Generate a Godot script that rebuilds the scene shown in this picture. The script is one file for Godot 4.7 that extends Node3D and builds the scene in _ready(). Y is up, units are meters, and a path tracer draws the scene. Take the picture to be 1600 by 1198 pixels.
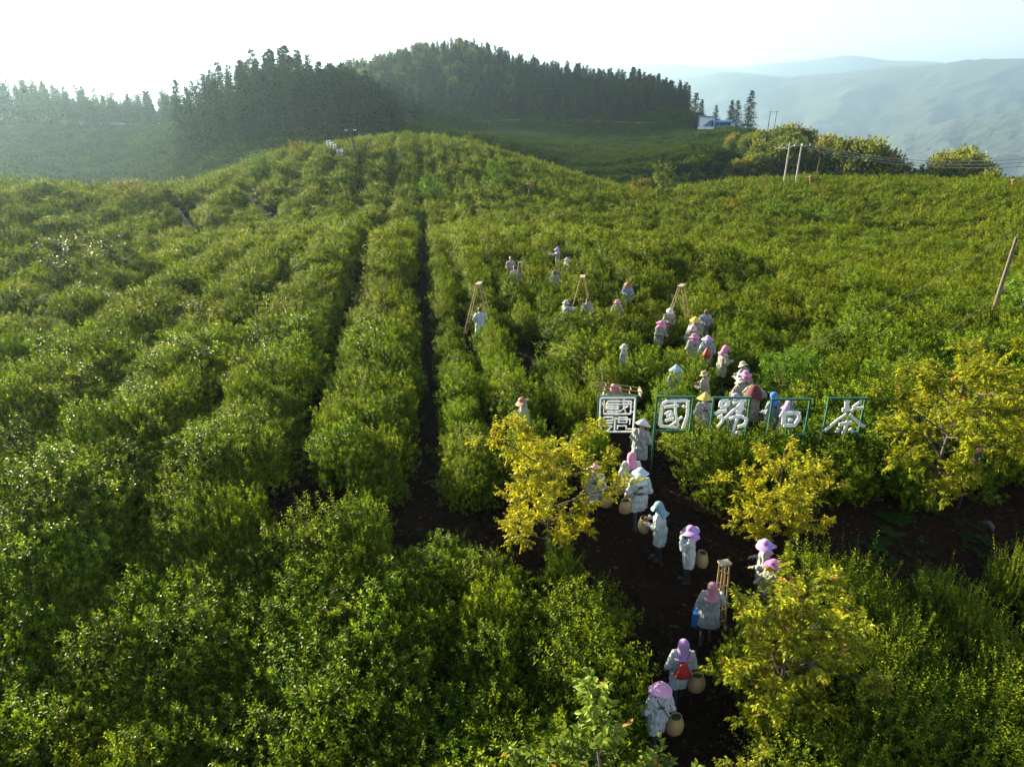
extends Node3D
# A hillside tea garden on a hazy morning, seen from the air: pickers walk up between the bushes past a row of sign frames.

const EYE := Vector3(0, 8.9, 0)
const SUN_AZIMUTH := -48.0     # degrees, left of straight ahead
const SUN_HEIGHT := 14.5

var rng := RandomNumberGenerator.new()
var M := {}
var used := {}
var people_at := []

func _ready():
	# camera
	var cam := Camera3D.new()
	cam.name = "camera"
	cam.position = EYE
	cam.rotation_degrees = Vector3(-22.0, 0, 0)
	cam.fov = 57.58
	cam.near = 0.1
	cam.far = 20000.0
	add_child(cam)
	cam.current = true
	# sky, haze, exposure
	var env := Environment.new()
	env.background_mode = Environment.BG_SKY
	env.sky = Sky.new()
	var pan := PanoramaSkyMaterial.new()
	pan.panorama = sky_picture()
	env.sky.sky_material = pan
	env.background_energy_multiplier = 1.0
	env.tonemap_mode = Environment.TONE_MAPPER_LINEAR
	env.tonemap_exposure = 7.3
	env.volumetric_fog_enabled = true
	env.volumetric_fog_density = 0.0002
	env.volumetric_fog_albedo = Color(0.72, 0.87, 1.0)
	env.volumetric_fog_anisotropy = 0.66
	env.sdfgi_enabled = true
	env.ssao_enabled = true
	env.ssil_enabled = true
	var we := WorldEnvironment.new()
	we.name = "world"
	we.environment = env
	add_child(we)
	# sun
	var sun := DirectionalLight3D.new()
	sun.name = "sun"
	sun.light_energy = 1.6
	sun.light_color = Color(1.0, 0.935, 0.77)
	sun.light_angular_distance = 0.6
	sun.shadow_enabled = true
	add_child(sun)
	sun.look_at_from_position(sun_direction() * 100.0, Vector3.ZERO, Vector3.UP)
	rng.seed = 4711
	make_materials()
	make_ground()
	make_mountains()
	people_spots()
	make_far_woods()
	make_tea()
	make_small_trees()
	make_near_trees()
	make_signs()
	make_poles_and_buildings()
	make_people()
	make_ladders()
	make_ground_details()

func sun_direction() -> Vector3:
	var a := deg_to_rad(SUN_AZIMUTH)
	var e := deg_to_rad(SUN_HEIGHT)
	return Vector3(sin(a) * cos(e), sin(e), -cos(a) * cos(e))

func sky_picture() -> ImageTexture:
	# morning haze: pale at the horizon all round, bluer overhead, brighter towards the sun
	var w := 512
	var h := 256
	var im := Image.create(w, h, false, Image.FORMAT_RGBF)
	var s := sun_direction()
	for y in h:
		var e := (0.5 - (y + 0.5) / h) * PI
		for x in w:
			var a := ((x + 0.5) / w - 0.5) * TAU
			var d := Vector3(sin(a) * cos(e), sin(e), -cos(a) * cos(e))
			var k := exp(-maxf(e, 0.0) / deg_to_rad(12.0))
			var c := Vector3(0.011, 0.031, 0.082).lerp(Vector3(0.27, 0.262, 0.25), k)
			var t := rad_to_deg(acos(clampf(d.dot(s), -1, 1)))
			c += Vector3(1.0, 0.93, 0.80) * (0.8 * exp(-t / 13.0) + 0.09 * exp(-t / 38.0))
			im.set_pixel(x, y, Color(c.x, c.y, c.z))
	return ImageTexture.create_from_image(im)

# ---------------------------------------------------------------- helpers
class MB:
	var v := PackedVector3Array()
	var n := PackedVector3Array()
	var c := PackedColorArray()
	var ix := PackedInt32Array()
	var col := Color.WHITE
	func tri(a: Vector3, b: Vector3, d: Vector3):   # clockwise from the front
		var k := v.size()
		var nn := (d - a).cross(b - a).normalized()
		v.append(a); v.append(b); v.append(d)
		for i in 3:
			n.append(nn); c.append(col); ix.append(k + i)
	func quad(a: Vector3, b: Vector3, d: Vector3, e: Vector3):
		var k := v.size()
		var nn := (d - a).cross(b - a).normalized()
		v.append(a); v.append(b); v.append(d); v.append(e)
		for i in 4:
			n.append(nn); c.append(col)
		ix.append_array(PackedInt32Array([k, k + 1, k + 2, k, k + 2, k + 3]))
	func vert(p: Vector3, nn: Vector3) -> int:
		v.append(p); n.append(nn); c.append(col)
		return v.size() - 1
	func leaf(p: Vector3, dir: Vector3, up: Vector3, l: float, w: float, color: Color, droop := 0.25):
		# a blade folded along its midrib: base, two sides, tip
		var side := dir.cross(up).normalized()
		var nn := side.cross(dir).normalized()
		var k := v.size()
		var m := p + dir * (l * 0.45)
		v.append(p)
		v.append(m + side * (w * 0.5) + nn * (w * 0.16))
		v.append(p + dir * l - nn * (l * droop))
		v.append(m - side * (w * 0.5) + nn * (w * 0.16))
		n.append(nn); n.append((nn - side * 0.3).normalized()); n.append((nn + dir * droop).normalized()); n.append((nn + side * 0.3).normalized())
		for i in 4:
			c.append(color)
		ix.append_array(PackedInt32Array([k, k + 2, k + 1, k, k + 3, k + 2]))
	func box(at: Vector3, size: Vector3, b := Basis()):
		var hx := b.x * size.x * 0.5
		var hy := b.y * size.y * 0.5
		var hz := b.z * size.z * 0.5
		for f in [[hx, hy, hz], [-hx, hy, -hz], [hy, hz, hx], [-hy, hz, -hx], [hz, hx, hy], [-hz, hx, -hy]]:
			var o: Vector3 = at + f[0]
			quad(o + f[1] + f[2], o + f[1] - f[2], o - f[1] - f[2], o - f[1] + f[2])
	func tube(path: Array, radii: Array, sides := 8, capped := true):
		var rows := []
		var u := Vector3.RIGHT
		for i in path.size():
			var t: Vector3 = (path[mini(i + 1, path.size() - 1)] - path[maxi(i - 1, 0)]).normalized()
			u = u - t * t.dot(u)
			if u.length() < 0.05:
				u = t.cross(Vector3.UP) if absf(t.y) < 0.9 else t.cross(Vector3.FORWARD)
			u = u.normalized()
			var w := t.cross(u).normalized()
			var row := []
			for s in sides:
				var a := TAU * s / sides
				var d := u * cos(a) + w * sin(a)
				row.append(vert(path[i] + d * float(radii[mini(i, radii.size() - 1)]), d))
			rows.append(row)
		for i in path.size() - 1:
			for s in sides:
				var q := (s + 1) % sides
				ix.append_array(PackedInt32Array([rows[i][s], rows[i + 1][q], rows[i][q], rows[i][s], rows[i + 1][s], rows[i + 1][q]]))
		if capped:
			for e in [0, path.size() - 1]:
				var t: Vector3 = (path[0] - path[1]).normalized() if e == 0 else (path[-1] - path[-2]).normalized()
				var m := vert(path[e], t)
				var ring := []
				for s in sides:
					ring.append(vert(v[rows[e][s]], t))
				for s in sides:
					var q := (s + 1) % sides
					ix.append_array(PackedInt32Array([m, ring[s], ring[q]] if e == 0 else [m, ring[q], ring[s]]))
	func lathe(profile: Array, sides := 20, at := Vector3.ZERO, squash := Vector3.ONE, wob := 0.0, phase := 0.0, from := 0.0, to := TAU):
		# profile: Vector2(radius, height) from the top down the outside
		var rows := []
		var full := absf(to - from - TAU) < 0.001
		var cols := sides if full else sides + 1
		for i in profile.size():
			var row := []
			var p: Vector2 = profile[i]
			var q0: Vector2 = profile[maxi(i - 1, 0)]
			var q1: Vector2 = profile[mini(i + 1, profile.size() - 1)]
			var tn := Vector2(-(q1.y - q0.y), q1.x - q0.x).normalized()
			for s in cols:
				var a := from + (to - from) * s / sides
				var wv := 1.0 + wob * (sin(a * 3.0 + phase) * 0.6 + sin(a * 5.0 + phase * 2.3) * 0.4) * (p.x * 6.0)
				var y := p.y + wob * sin(a * 2.0 + phase * 1.7) * p.x
				row.append(vert(at + Vector3(sin(a) * p.x * wv, y, -cos(a) * p.x * wv) * squash, Vector3(sin(a) * tn.x, tn.y, -cos(a) * tn.x).normalized()))
			rows.append(row)
		for i in profile.size() - 1:
			for s in (sides):
				var q := (s + 1) % cols
				ix.append_array(PackedInt32Array([rows[i][s], rows[i + 1][s], rows[i + 1][q], rows[i][s], rows[i + 1][q], rows[i][q]]))
	func mesh() -> ArrayMesh:
		var a := []
		a.resize(Mesh.ARRAY_MAX)
		a[Mesh.ARRAY_VERTEX] = v
		a[Mesh.ARRAY_NORMAL] = n
		a[Mesh.ARRAY_COLOR] = c
		a[Mesh.ARRAY_INDEX] = ix
		var m := ArrayMesh.new()
		m.add_surface_from_arrays(Mesh.PRIMITIVE_TRIANGLES, a)
		return m

func numbered(called: String) -> String:
	var k: int = used.get(called, -1) + 1
	used[called] = k
	return called if k == 0 else "%s_%03d" % [called, k]

func part(called: String, mesh: Mesh, mat: Material, parent: Node3D) -> MeshInstance3D:
	var o := MeshInstance3D.new()
	o.name = called
	o.mesh = mesh
	o.material_override = mat
	parent.add_child(o, true)
	return o

func thing(called: String, label: String, category: String, at := Vector3.ZERO, turn := 0.0, group := "") -> Node3D:
	var o := Node3D.new()
	o.name = numbered(called)
	o.position = at
	o.rotation.y = turn
	o.set_meta("label", label)
	o.set_meta("category", category)
	if group:
		o.set_meta("group", group)
	add_child(o)
	return o

func structure(called: String, mesh: Mesh, mat: Material) -> MeshInstance3D:
	var o := part(numbered(called), mesh, mat, self)
	o.set_meta("kind", "structure")
	return o

func mat(color: Color, rough := 0.8, opts := {}) -> StandardMaterial3D:
	# color is a linear base colour
	var m := StandardMaterial3D.new()
	m.albedo_color = color.linear_to_srgb()
	m.roughness = rough
	for k in opts:
		m.set(k, opts[k])
	return m

func noise_tex(freq: float, ramp: Array, size := 512, type := FastNoiseLite.TYPE_SIMPLEX_SMOOTH, normal := false) -> NoiseTexture2D:
	var t := NoiseTexture2D.new()
	t.width = size
	t.height = size
	t.seamless = true
	t.noise = FastNoiseLite.new()
	t.noise.noise_type = type
	t.noise.frequency = freq
	t.noise.seed = int(freq * 10000) + ramp.size()
	t.noise.fractal_octaves = 5
	if normal:
		t.as_normal_map = true
		t.bump_strength = 6.0
	if ramp:
		var g := Gradient.new()
		g.offsets = PackedFloat32Array(ramp.map(func(r): return r[0]))
		g.colors = PackedColorArray(ramp.map(func(r): return r[1]))
		t.color_ramp = g
	return t

func srgb(r: float, g: float, b: float) -> Color:
	return Color(r, g, b).linear_to_srgb()

func leaf_mat(tint: Color, through := 0.7, rough := 0.48) -> StandardMaterial3D:
	var m := mat(tint, rough, {"vertex_color_use_as_albedo": true, "backlight_enabled": true})
	m.backlight = srgb(through, through, through * 0.55)
	m.metallic_specular = 0.19
	return m

func make_materials():
	M.leaf = leaf_mat(Color(1, 1, 1))
	M.leaf_tints = [M.leaf, leaf_mat(Color(1.12, 1.1, 0.9)), leaf_mat(Color(0.82, 0.92, 1.0)), leaf_mat(Color(0.95, 1.12, 0.85))]
	M.needle = leaf_mat(Color(1, 1, 1), 0.12, 0.9)
	M.needle.metallic_specular = 0.08
	M.gold = leaf_mat(Color(1, 1, 1), 0.95, 0.5)
	M.bark = mat(Color(1, 1, 1), 0.95, {"albedo_texture": noise_tex(0.03, [[0.2, srgb(0.03, 0.022, 0.016)], [0.8, srgb(0.11, 0.09, 0.07)]], 256), "uv1_triplanar": true, "uv1_scale": Vector3(3, 0.8, 3)})
	M.soil = mat(Color(1, 1, 1), 0.95, {"metallic_specular": 0.12,
		"albedo_texture": noise_tex(0.02, [[0.15, srgb(0.010, 0.006, 0.0035)], [0.5, srgb(0.02, 0.011, 0.0065)], [0.8, srgb(0.016, 0.012, 0.007)], [1.0, srgb(0.04, 0.027, 0.018)]], 1024),
		"uv1_triplanar": true, "uv1_world_triplanar": true, "uv1_scale": Vector3(0.23, 0.23, 0.23),
		"normal_enabled": true, "normal_scale": 1.0, "normal_texture": noise_tex(0.05, [], 512, FastNoiseLite.TYPE_SIMPLEX_SMOOTH, true)})
	M.mountain = mat(Color(1, 1, 1), 1.0, {
		"albedo_texture": noise_tex(0.05, [[0.25, srgb(0.012, 0.024, 0.012)], [0.6, srgb(0.028, 0.046, 0.02)], [0.9, srgb(0.05, 0.07, 0.03)]], 1024),
		"uv1_triplanar": true, "uv1_world_triplanar": true, "uv1_scale": Vector3(0.0013, 0.0013, 0.0013)})

# ---------------------------------------------------------------- terrain
const TX := [-12.0, -2.0, 8.0, -14.0, -14.0, -14.0, -5.0, -5.0, -5.0, 4.0, 4.0, 4.0, 13.0, 13.0, 13.0, -22.0, -22.0, -12.0, -12.0, -4.0, -4.0, 5.0, 5.0, 14.0, 
	14.0, 22.0, 22.0, -18.0, -6.0, 6.0, 16.0, 26.0, -45.0, -43.4, -40.9, -39.5, -37.1, -33.6, -29.2, -23.8, -17.7, -9.9, -1.8, 5.2, 10.5, 15.8, -8.6, 
	-11.5, -24.0, -28.0, 3.6, -20.4, 9.4, 18.3, 23.6, 26.6, 27.5, 20.4, 33.6, 40.7, 44.3, 22.5, 30.0, 43.7, 56.3, 67.1, 73.1, 40.0, 75.0, 110.0, 140.0, 
	95.0, 150.0, -86.7, -76.6, -65.8, -92.9, -123.7, -106.9, -92.8, -164.6, -144.5, -121.9, -212.3, -183.8, -174.6, -162.7, -149.7, -138.5, -229.8, 
	-291.1, -61.1, -46.7, -33.7, -24.0, -86.9, -76.5, -64.6, -54.6, -43.7, -33.6, -27.8, -87.7, -95.6, -72.3, -50.1, -27.7, -7.0, 10.5, 35.0, 56.0, 73.3, 
	93.8, -34.9, 65.6, -35.8, -10.6, 16.0, 42.2, 67.7, 85.9, 97.4, -17.3, 0.0, 17.8, 13.7, 37.0, 27.1, 57.0, 41.1, 75.5, -30.2, 0.0, 121.0, 156.3, 153.2, 
	-1575.7, -3939.2, -1385.6, -3464.1, -1028.5, -2571.2, -547.2, -1368.1, 0.0, 0.0, 273.6, 547.2, 1368.1, 514.2, 1028.5, 2571.2, 692.8, 1385.6, 3464.1, 
	787.8, 1575.7, 3939.2, -590.9, -519.6, -385.7, 56.4, 375.9, 2819.1, 38.6, 257.1, 1928.4, 0.0, 0.0, 0.0, -38.6, -257.1, -1928.4, -56.4, -375.9, 
	-2819.1]
const TZ := [-45.0, -45.0, -45.0, 2.0, -6.0, -9.5, 2.0, -6.0, -9.5, 2.0, -6.0, -9.5, 2.0, -6.0, -9.5, -13.5, -20.0, -13.5, -20.0, -13.5, -20.0, -13.5, -20.0, 
	-13.5, -20.0, -13.5, -20.0, -30.0, -30.0, -30.0, -30.0, -30.0, -48.3, -61.2, -68.8, -75.3, -82.0, -88.9, -95.6, -105.3, -113.6, -114.6, -105.0, 
	-97.9, -91.4, -88.6, -59.4, -81.2, -52.8, -41.4, -65.9, -64.9, -51.2, -67.6, -57.3, -48.1, -36.8, -81.5, -74.8, -64.2, -54.2, -97.4, -105.8, -109.6, 
	-106.0, -94.6, -82.2, -150.0, -150.0, -150.0, -120.0, -200.0, -210.0, -122.4, -129.0, -134.8, -104.8, -175.8, -186.6, -188.4, -238.7, -245.7, -252.1, 
	-252.6, -274.1, -280.0, -287.1, -294.1, -299.5, -386.9, -343.2, -147.9, -153.0, -161.5, -173.3, -207.6, -208.4, -210.3, -211.0, -207.4, -197.2, 
	-188.0, -276.4, -409.0, -413.7, -417.0, -419.1, -419.9, -419.9, -418.5, -416.3, -413.6, -409.4, -518.8, -515.8, -297.9, -309.8, -309.6, -307.1, 
	-302.5, -292.7, -289.0, -199.2, -175.0, -204.2, -154.4, -211.8, -152.6, -217.7, -154.6, -227.8, -233.1, -245.0, -307.0, -324.3, -391.1, -277.8, 
	-694.6, -800.0, -2000.0, -1225.7, -3064.2, -1503.5, -3758.8, -1600.0, -4000.0, -751.8, -1503.5, -3758.8, -612.8, -1225.7, -3064.2, -400.0, -800.0, 
	-2000.0, -138.9, -277.8, -694.6, -104.2, -300.0, -459.6, 20.5, 136.8, 1026.1, 46.0, 306.4, 2298.1, 60.0, 400.0, 3000.0, 46.0, 306.4, 2298.1, 20.5, 
	136.8, 1026.1]
const TW := [22.0948, 4.1427, 49.6577, -0.2729, 8.6605, -29.5612, -0.7415, 12.3566, -31.1782, -0.7459, 12.6297, -29.9730, -0.3590, 9.5464, -33.4840, 8.9885, 
	-6.7283, 25.6137, -4.2816, 23.4271, -4.7754, 25.6490, -4.5197, 25.6603, -7.3102, 5.4631, -8.7188, 0.7357, -7.0121, -10.2035, 3.2155, 17.6451, 
	16.5362, 4.6765, 23.4702, -9.2795, -13.8954, 13.9864, 29.7791, 1.4289, 3.4296, 15.5878, 7.6925, 9.4208, 7.1652, -2.5259, -17.2697, -22.6420, 
	-22.0607, -10.3339, 8.2271, 0.2681, -47.6700, 8.6556, 4.9618, -4.5075, -15.0997, -15.3911, -20.3077, -7.2049, 0.9582, -32.2503, 94.0020, 35.4981, 
	14.5978, 5.1019, 10.7258, -1243.9571, -23.6757, 1.4550, -15.4326, -35.4625, 12.0523, 12.9190, 13.7876, -85.2435, -19.1316, -2.3381, 36.7330, 
	-128.0455, -164.0007, -64.0701, -26.4978, 125.6336, 246.8684, -17.1681, 88.4621, -5.1786, 25.2251, -123.0614, -163.9528, 52.9507, -31.5643, -45.9982, 
	257.5761, 154.0479, -55.9314, 99.6045, 13.7313, -6.9459, 159.3636, -440.3291, -94.8679, 64.9294, -23.0612, 94.4761, 184.3182, 140.4325, -20.6318, 
	121.3786, 90.9457, 58.1560, 83.2572, -229.2147, -207.6144, -111.3224, -131.8825, -78.9674, -59.5028, -38.3742, -94.6772, 274.0728, 50.1008, -37.6690, 
	27.2519, -31.9793, -31.0277, 45.4756, -50.7844, 1191.4555, 7.8005, 56.0652, 58.5902, -157.7332, 32.7127, -42.3817, -2.6371, -0.6286, -2.0269, 0.5625, 
	-0.9141, 2.3747, -10.5236, -7.3009, 17.5834, 41.5781, 18.2058, -14.3736, -41.3640, 26.2471, -10.0822, 9.5952, 21.3078, -13.2267, 5.8583, 21.5411, 
	-17.0012, -21.1224, 2.1894, -1.9623, 76.9793, -3.6227, -7.1720, 22.0987, 3.0277, -3.4653, -5.0038, 1.0269, -0.0178, -0.0619, 2.0709, -0.4040, 
	-1.0966, -1.9954, -0.5947, 0.8462, 418.5886, -43.8135, 32.1488]
var wxs := PackedFloat32Array()
var wzs := PackedFloat32Array()
var ws := PackedFloat32Array()
const GN := 220
const GU := 4.75     # asinh(x / 30) reaches this at the edge
var grid := PackedFloat32Array()

func warp_k(r: float) -> float:
	return asinh(r / 40.0) / maxf(r, 0.0001)

func surface_height(x: float, z: float) -> float:
	# a thin plate through surveyed spots
	var k := warp_k(sqrt(x * x + z * z))
	var a := x * k
	var b := z * k
	var n := wxs.size()
	var y: float = ws[n] + a * ws[n + 1] + b * ws[n + 2]
	for i in n:
		var dx := a - wxs[i]
		var dz := b - wzs[i]
		var d := dx * dx + dz * dz
		y += 0.5 * d * log(d + 1e-9) * ws[i]
	return y

func ground(x: float, z: float) -> float:
	var u := (asinh(x / 30.0) / GU + 1.0) * 0.5 * (GN - 1)
	var w := (asinh((z + 20.0) / 30.0) / GU + 1.0) * 0.5 * (GN - 1)
	var i := clampi(int(u), 0, GN - 2)
	var j := clampi(int(w), 0, GN - 2)
	var fu := clampf(u - i, 0, 1)
	var fw := clampf(w - j, 0, 1)
	var k := j * GN + i
	return lerpf(lerpf(grid[k], grid[k + 1], fu), lerpf(grid[k + GN], grid[k + GN + 1], fu), fw)

func on_ground(x: float, z: float) -> Vector3:
	return Vector3(x, ground(x, z), z)

func make_ground():
	for i in TX.size():
		var k := warp_k(Vector2(TX[i], TZ[i]).length())
		wxs.append(TX[i] * k)
		wzs.append(TZ[i] * k)
	for w in TW:
		ws.append(w)
	var fine := FastNoiseLite.new()
	fine.seed = 5
	fine.frequency = 0.35
	fine.fractal_octaves = 4
	var mb := MB.new()
	grid.resize(GN * GN)
	for j in GN:
		var z := sinh((2.0 * j / (GN - 1) - 1.0) * GU) * 30.0 - 20.0
		for i in GN:
			var x := sinh((2.0 * i / (GN - 1) - 1.0) * GU) * 30.0
			var y := surface_height(x, z)
			if Vector2(x, z).length() < 160.0:
				y += fine.get_noise_2d(x, z) * 0.12
			grid[j * GN + i] = y
			mb.v.append(Vector3(x, y, z))
			mb.c.append(Color.WHITE)
	mb.n.resize(GN * GN)
	for j in GN:
		for i in GN:
			var k := j * GN + i
			var dx := mb.v[j * GN + mini(i + 1, GN - 1)] - mb.v[j * GN + maxi(i - 1, 0)]
			var dz := mb.v[mini(j + 1, GN - 1) * GN + i] - mb.v[maxi(j - 1, 0) * GN + i]
			mb.n[k] = dz.cross(dx).normalized()
			if i < GN - 1 and j < GN - 1:
				mb.ix.append_array(PackedInt32Array([k, k + 1, k + GN + 1, k, k + GN + 1, k + GN]))
	structure("ground", mb.mesh(), M.soil)

func ridge(called: String, a0: float, a1: float, r: float, depth: float, tops: Array, rough: float, s: int, nu := 200, nv := 46, canopy := 0.0):
	# a mountain range: an arc of slope up to a crest and down again behind
	var no := FastNoiseLite.new()
	no.seed = s
	no.frequency = 5.0 / r
	no.fractal_octaves = 6
	no.fractal_type = FastNoiseLite.FRACTAL_RIDGED
	var mb := MB.new()
	var leafy := FastNoiseLite.new()
	leafy.seed = s + 1
	leafy.frequency = 0.06
	leafy.fractal_octaves = 2
	for j in nv:
		var f := float(j) / (nv - 1)
		for i in nu:
			var a := lerpf(a0, a1, float(i) / (nu - 1))
			var top := 0.0
			for q in tops.size() - 1:
				if a >= tops[q].x and a <= tops[q + 1].x:
					top = lerpf(tops[q].y, tops[q + 1].y, smoothstep(0, 1, (a - tops[q].x) / (tops[q + 1].x - tops[q].x)))
			var rr := r - depth * 0.6 + depth * f
			var p := Vector3(sin(deg_to_rad(a)) * rr, 0, -cos(deg_to_rad(a)) * rr)
			var up := 1.0 - absf(f - 0.6) / (0.6 if f < 0.6 else 0.4)
			up = up * up * (3.0 - 2.0 * up) * 0.5 + up * 0.5
			var crest := EYE.y + r * tan(deg_to_rad(top))
			p.y = lerpf(-420.0, crest, up) + no.get_noise_2d(p.x, p.z) * rough * (1.0 - up * 0.85) + leafy.get_noise_2d(p.x, p.z) * canopy
			mb.v.append(p)
			mb.c.append(Color.WHITE)
	mb.n.resize(nu * nv)
	for j in nv:
		for i in nu:
			var k := j * nu + i
			var dx := mb.v[j * nu + mini(i + 1, nu - 1)] - mb.v[j * nu + maxi(i - 1, 0)]
			var dz := mb.v[mini(j + 1, nv - 1) * nu + i] - mb.v[maxi(j - 1, 0) * nu + i]
			mb.n[k] = dx.cross(dz).normalized()
			if i < nu - 1 and j < nv - 1:
				mb.ix.append_array(PackedInt32Array([k, k + nu, k + nu + 1, k, k + nu + 1, k + 1]))
	structure(called, mb.mesh(), M.mountain)

func make_mountains():
	var v := func(list): return list.map(func(p): return Vector2(p[0], p[1]))
	ridge("far_mountain_range", -20, 60, 9500, 3000, v.call([[-20, 1.2], [2, 2.1], [6.3, 2.75], [10, 2.55], [16, 2.2], [20, 2.5], [24, 2.85], [27, 2.5], [32, 2.0], [40, 2.2], [60, 1.5]]), 160, 3)
	ridge("mountain_range", -5, 65, 6000, 2800, v.call([[-5, 0.3], [6, 0.8], [12, 1.6], [16, 1.95], [20, 1.6], [23, 1.8], [27, 2.2], [32, 2.45], [36, 2.5], [42, 2.6], [65, 2.0]]), 130, 8, 320, 90, 4.0)
	ridge("near_mountain_slope", 18, 65, 3800, 1700, v.call([[18, -6], [24, -3.8], [28.5, -1.8], [31, -1.2], [34, -0.6], [38, 0.3], [48, 1.4], [65, 2.5]]), 110, 12, 420, 130, 4.0)
# ---------------------------------------------------------------- plants
func rand_dir() -> Vector3:
	var y := rng.randf_range(-1, 1)
	var a := rng.randf() * TAU
	var r := sqrt(1 - y * y)
	return Vector3(cos(a) * r, y, sin(a) * r)

func tea_color(young: float) -> Color:
	# leaf age: dark old leaves to light yellow-green shoots
	var c := Color(0.026, 0.056, 0.006).lerp(Color(0.235, 0.295, 0.014), young)
	var k := rng.randf_range(0.8, 1.2)
	return Color(c.r * k, c.g * k, c.b * k)

func bush_mesh(shoots: int, leaf_len: float, height: float, s: int, wild := 0.0, flush := 1.0) -> ArrayMesh:
	# a rounded, lumpy tea bush of radius about 1: every shoot carries a whorl of leaves
	rng.seed = s
	var no := FastNoiseLite.new()
	no.seed = s
	no.frequency = 1.3
	no.fractal_octaves = 3
	var mb := MB.new()
	for i in shoots:
		var d := rand_dir()
		if d.y < -0.12:
			d.y = -d.y
		d = Vector3(d.x, maxf(d.y, -0.05), d.z).normalized()
		var lump := 1.0 + no.get_noise_3dv(d * 1.15) * 0.85
		var deep := 1.0 - 0.42 * pow(rng.randf(), 1.7)
		var p := Vector3(d.x, d.y * 0.78 + 0.22, d.z)
		p = Vector3(p.x * lump * deep, maxf(p.y, 0.06) * height * (0.35 + 0.65 * lump) * deep, p.z * lump * deep)
		var out := (Vector3(d.x, d.y + 0.22, d.z) + rand_dir() * 0.6).normalized()
		var n := rng.randi_range(5, 8)
		var long := leaf_len * rng.randf_range(1.3, 2.3)
		if rng.randf() < 0.05 + wild * 0.2:
			long *= 2.0 + wild * 2.5
			n += 3 + int(wild * 6)
			out = (out + Vector3.UP * 0.8).normalized()
		var young := clampf(rng.randf_range(-0.2, 1.1), 0.0, 1.0)
		var side := out.cross(rand_dir()).normalized()
		for k in n:
			var t := float(k) / n
			var turn := side.rotated(out, k * 2.4)
			var dir := (turn + out * lerpf(0.25, 1.1, t) + rand_dir() * 0.25).normalized()
			var l := leaf_len * rng.randf_range(0.75, 1.25) * lerpf(1.1, 0.75, t)
			mb.leaf(p + out * (long * t), dir, out + rand_dir() * 0.3, l, l * 0.46, tea_color(flush * clampf(young * (0.55 + 0.6 * t) + rng.randf_range(-0.1, 0.1), 0, 1)), rng.randf_range(0.0, 0.3))
	return mb.mesh()

func stems_mesh(s: int, height: float) -> ArrayMesh:
	rng.seed = s
	var mb := MB.new()
	for i in 9:
		var a := rng.randf() * TAU
		var e := Vector3(cos(a), 0, sin(a)) * rng.randf_range(0.3, 0.75)
		mb.tube([Vector3(e.x * 0.1, -0.12, e.z * 0.1), Vector3(e.x * 0.35, height * 0.3, e.z * 0.35), Vector3(e.x, height * 0.72, e.z)], [0.022, 0.015, 0.006], 5, false)
	return mb.mesh()

const ROW_DIR := Vector2(-0.125, -0.992)
func across(x: float, z: float) -> float:
	return (x + 1.94) * 0.992 + (z + 14.3) * -0.125

func dist_to(p: Vector2, a: Vector2, b: Vector2) -> float:
	return p.distance_to(Geometry2D.get_closest_point_to_segment(p, a, b))

func bare(x: float, z: float) -> float:
	# how far a spot is from the bare earth of the paths (negative on a path)
	var p := Vector2(x, z)
	var d := 99.0
	if x > -13.0:
		d = minf(d, dist_to(p, Vector2(-5.2, -13.7), Vector2(0.0, -12.95)) - 0.55)
		d = minf(d, dist_to(p, Vector2(0.0, -12.95), Vector2(6.0, -12.6)) - 0.95)
		d = minf(d, dist_to(p, Vector2(6.0, -12.6), Vector2(16.0, -13.2)) - 1.15)
		d = minf(d, dist_to(p, Vector2(3.6, -12.4), Vector2(3.1, -9.6)) - 0.75)
		d = minf(d, dist_to(p, Vector2(3.1, -9.6), Vector2(2.6, -5.0)) - 0.75)
		d = minf(d, dist_to(p, Vector2(2.6, -13.0), Vector2(3.0, -16.6)) - 0.35)
		d = minf(d, dist_to(p, Vector2(-1.94, -14.3), Vector2(-7.8, -62.0)) - 0.36)
		d = minf(d, dist_to(p, Vector2(-5.1, -14.7), Vector2(-11.5, -60.0)) - 0.2)
		d = minf(d, dist_to(p, Vector2(-0.2, -15.5), Vector2(-1.9, -29.0)) - 0.05)
		d = minf(d, dist_to(p, Vector2(1.4, -16.5), Vector2(-0.2, -29.0)) - 0.05)
	if x < -15.0:
		d = minf(d, dist_to(p, Vector2(-27.06, -72.2), Vector2(-20.0, -60.4)) - 0.35)
		d = minf(d, dist_to(p, Vector2(-31.0, -65.2), Vector2(-23.6, -53.4)) - 0.45)
	for q in people_at:
		d = minf(d, p.distance_to(q) - 0.22)
	return d

func screen(p: Vector3) -> Vector3:
	# where a spot lies in the camera's view (x and y in half heights, z depth)
	var v := p - EYE
	var c := cos(deg_to_rad(22.0))
	var s := sin(deg_to_rad(22.0))
	var f := -v.y * s - v.z * c
	if f <= 0.5:
		return Vector3(99, 99, -1)
	return Vector3(v.x / f / 0.5495, (v.y * c - v.z * s) / f / 0.5495, f)

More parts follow.
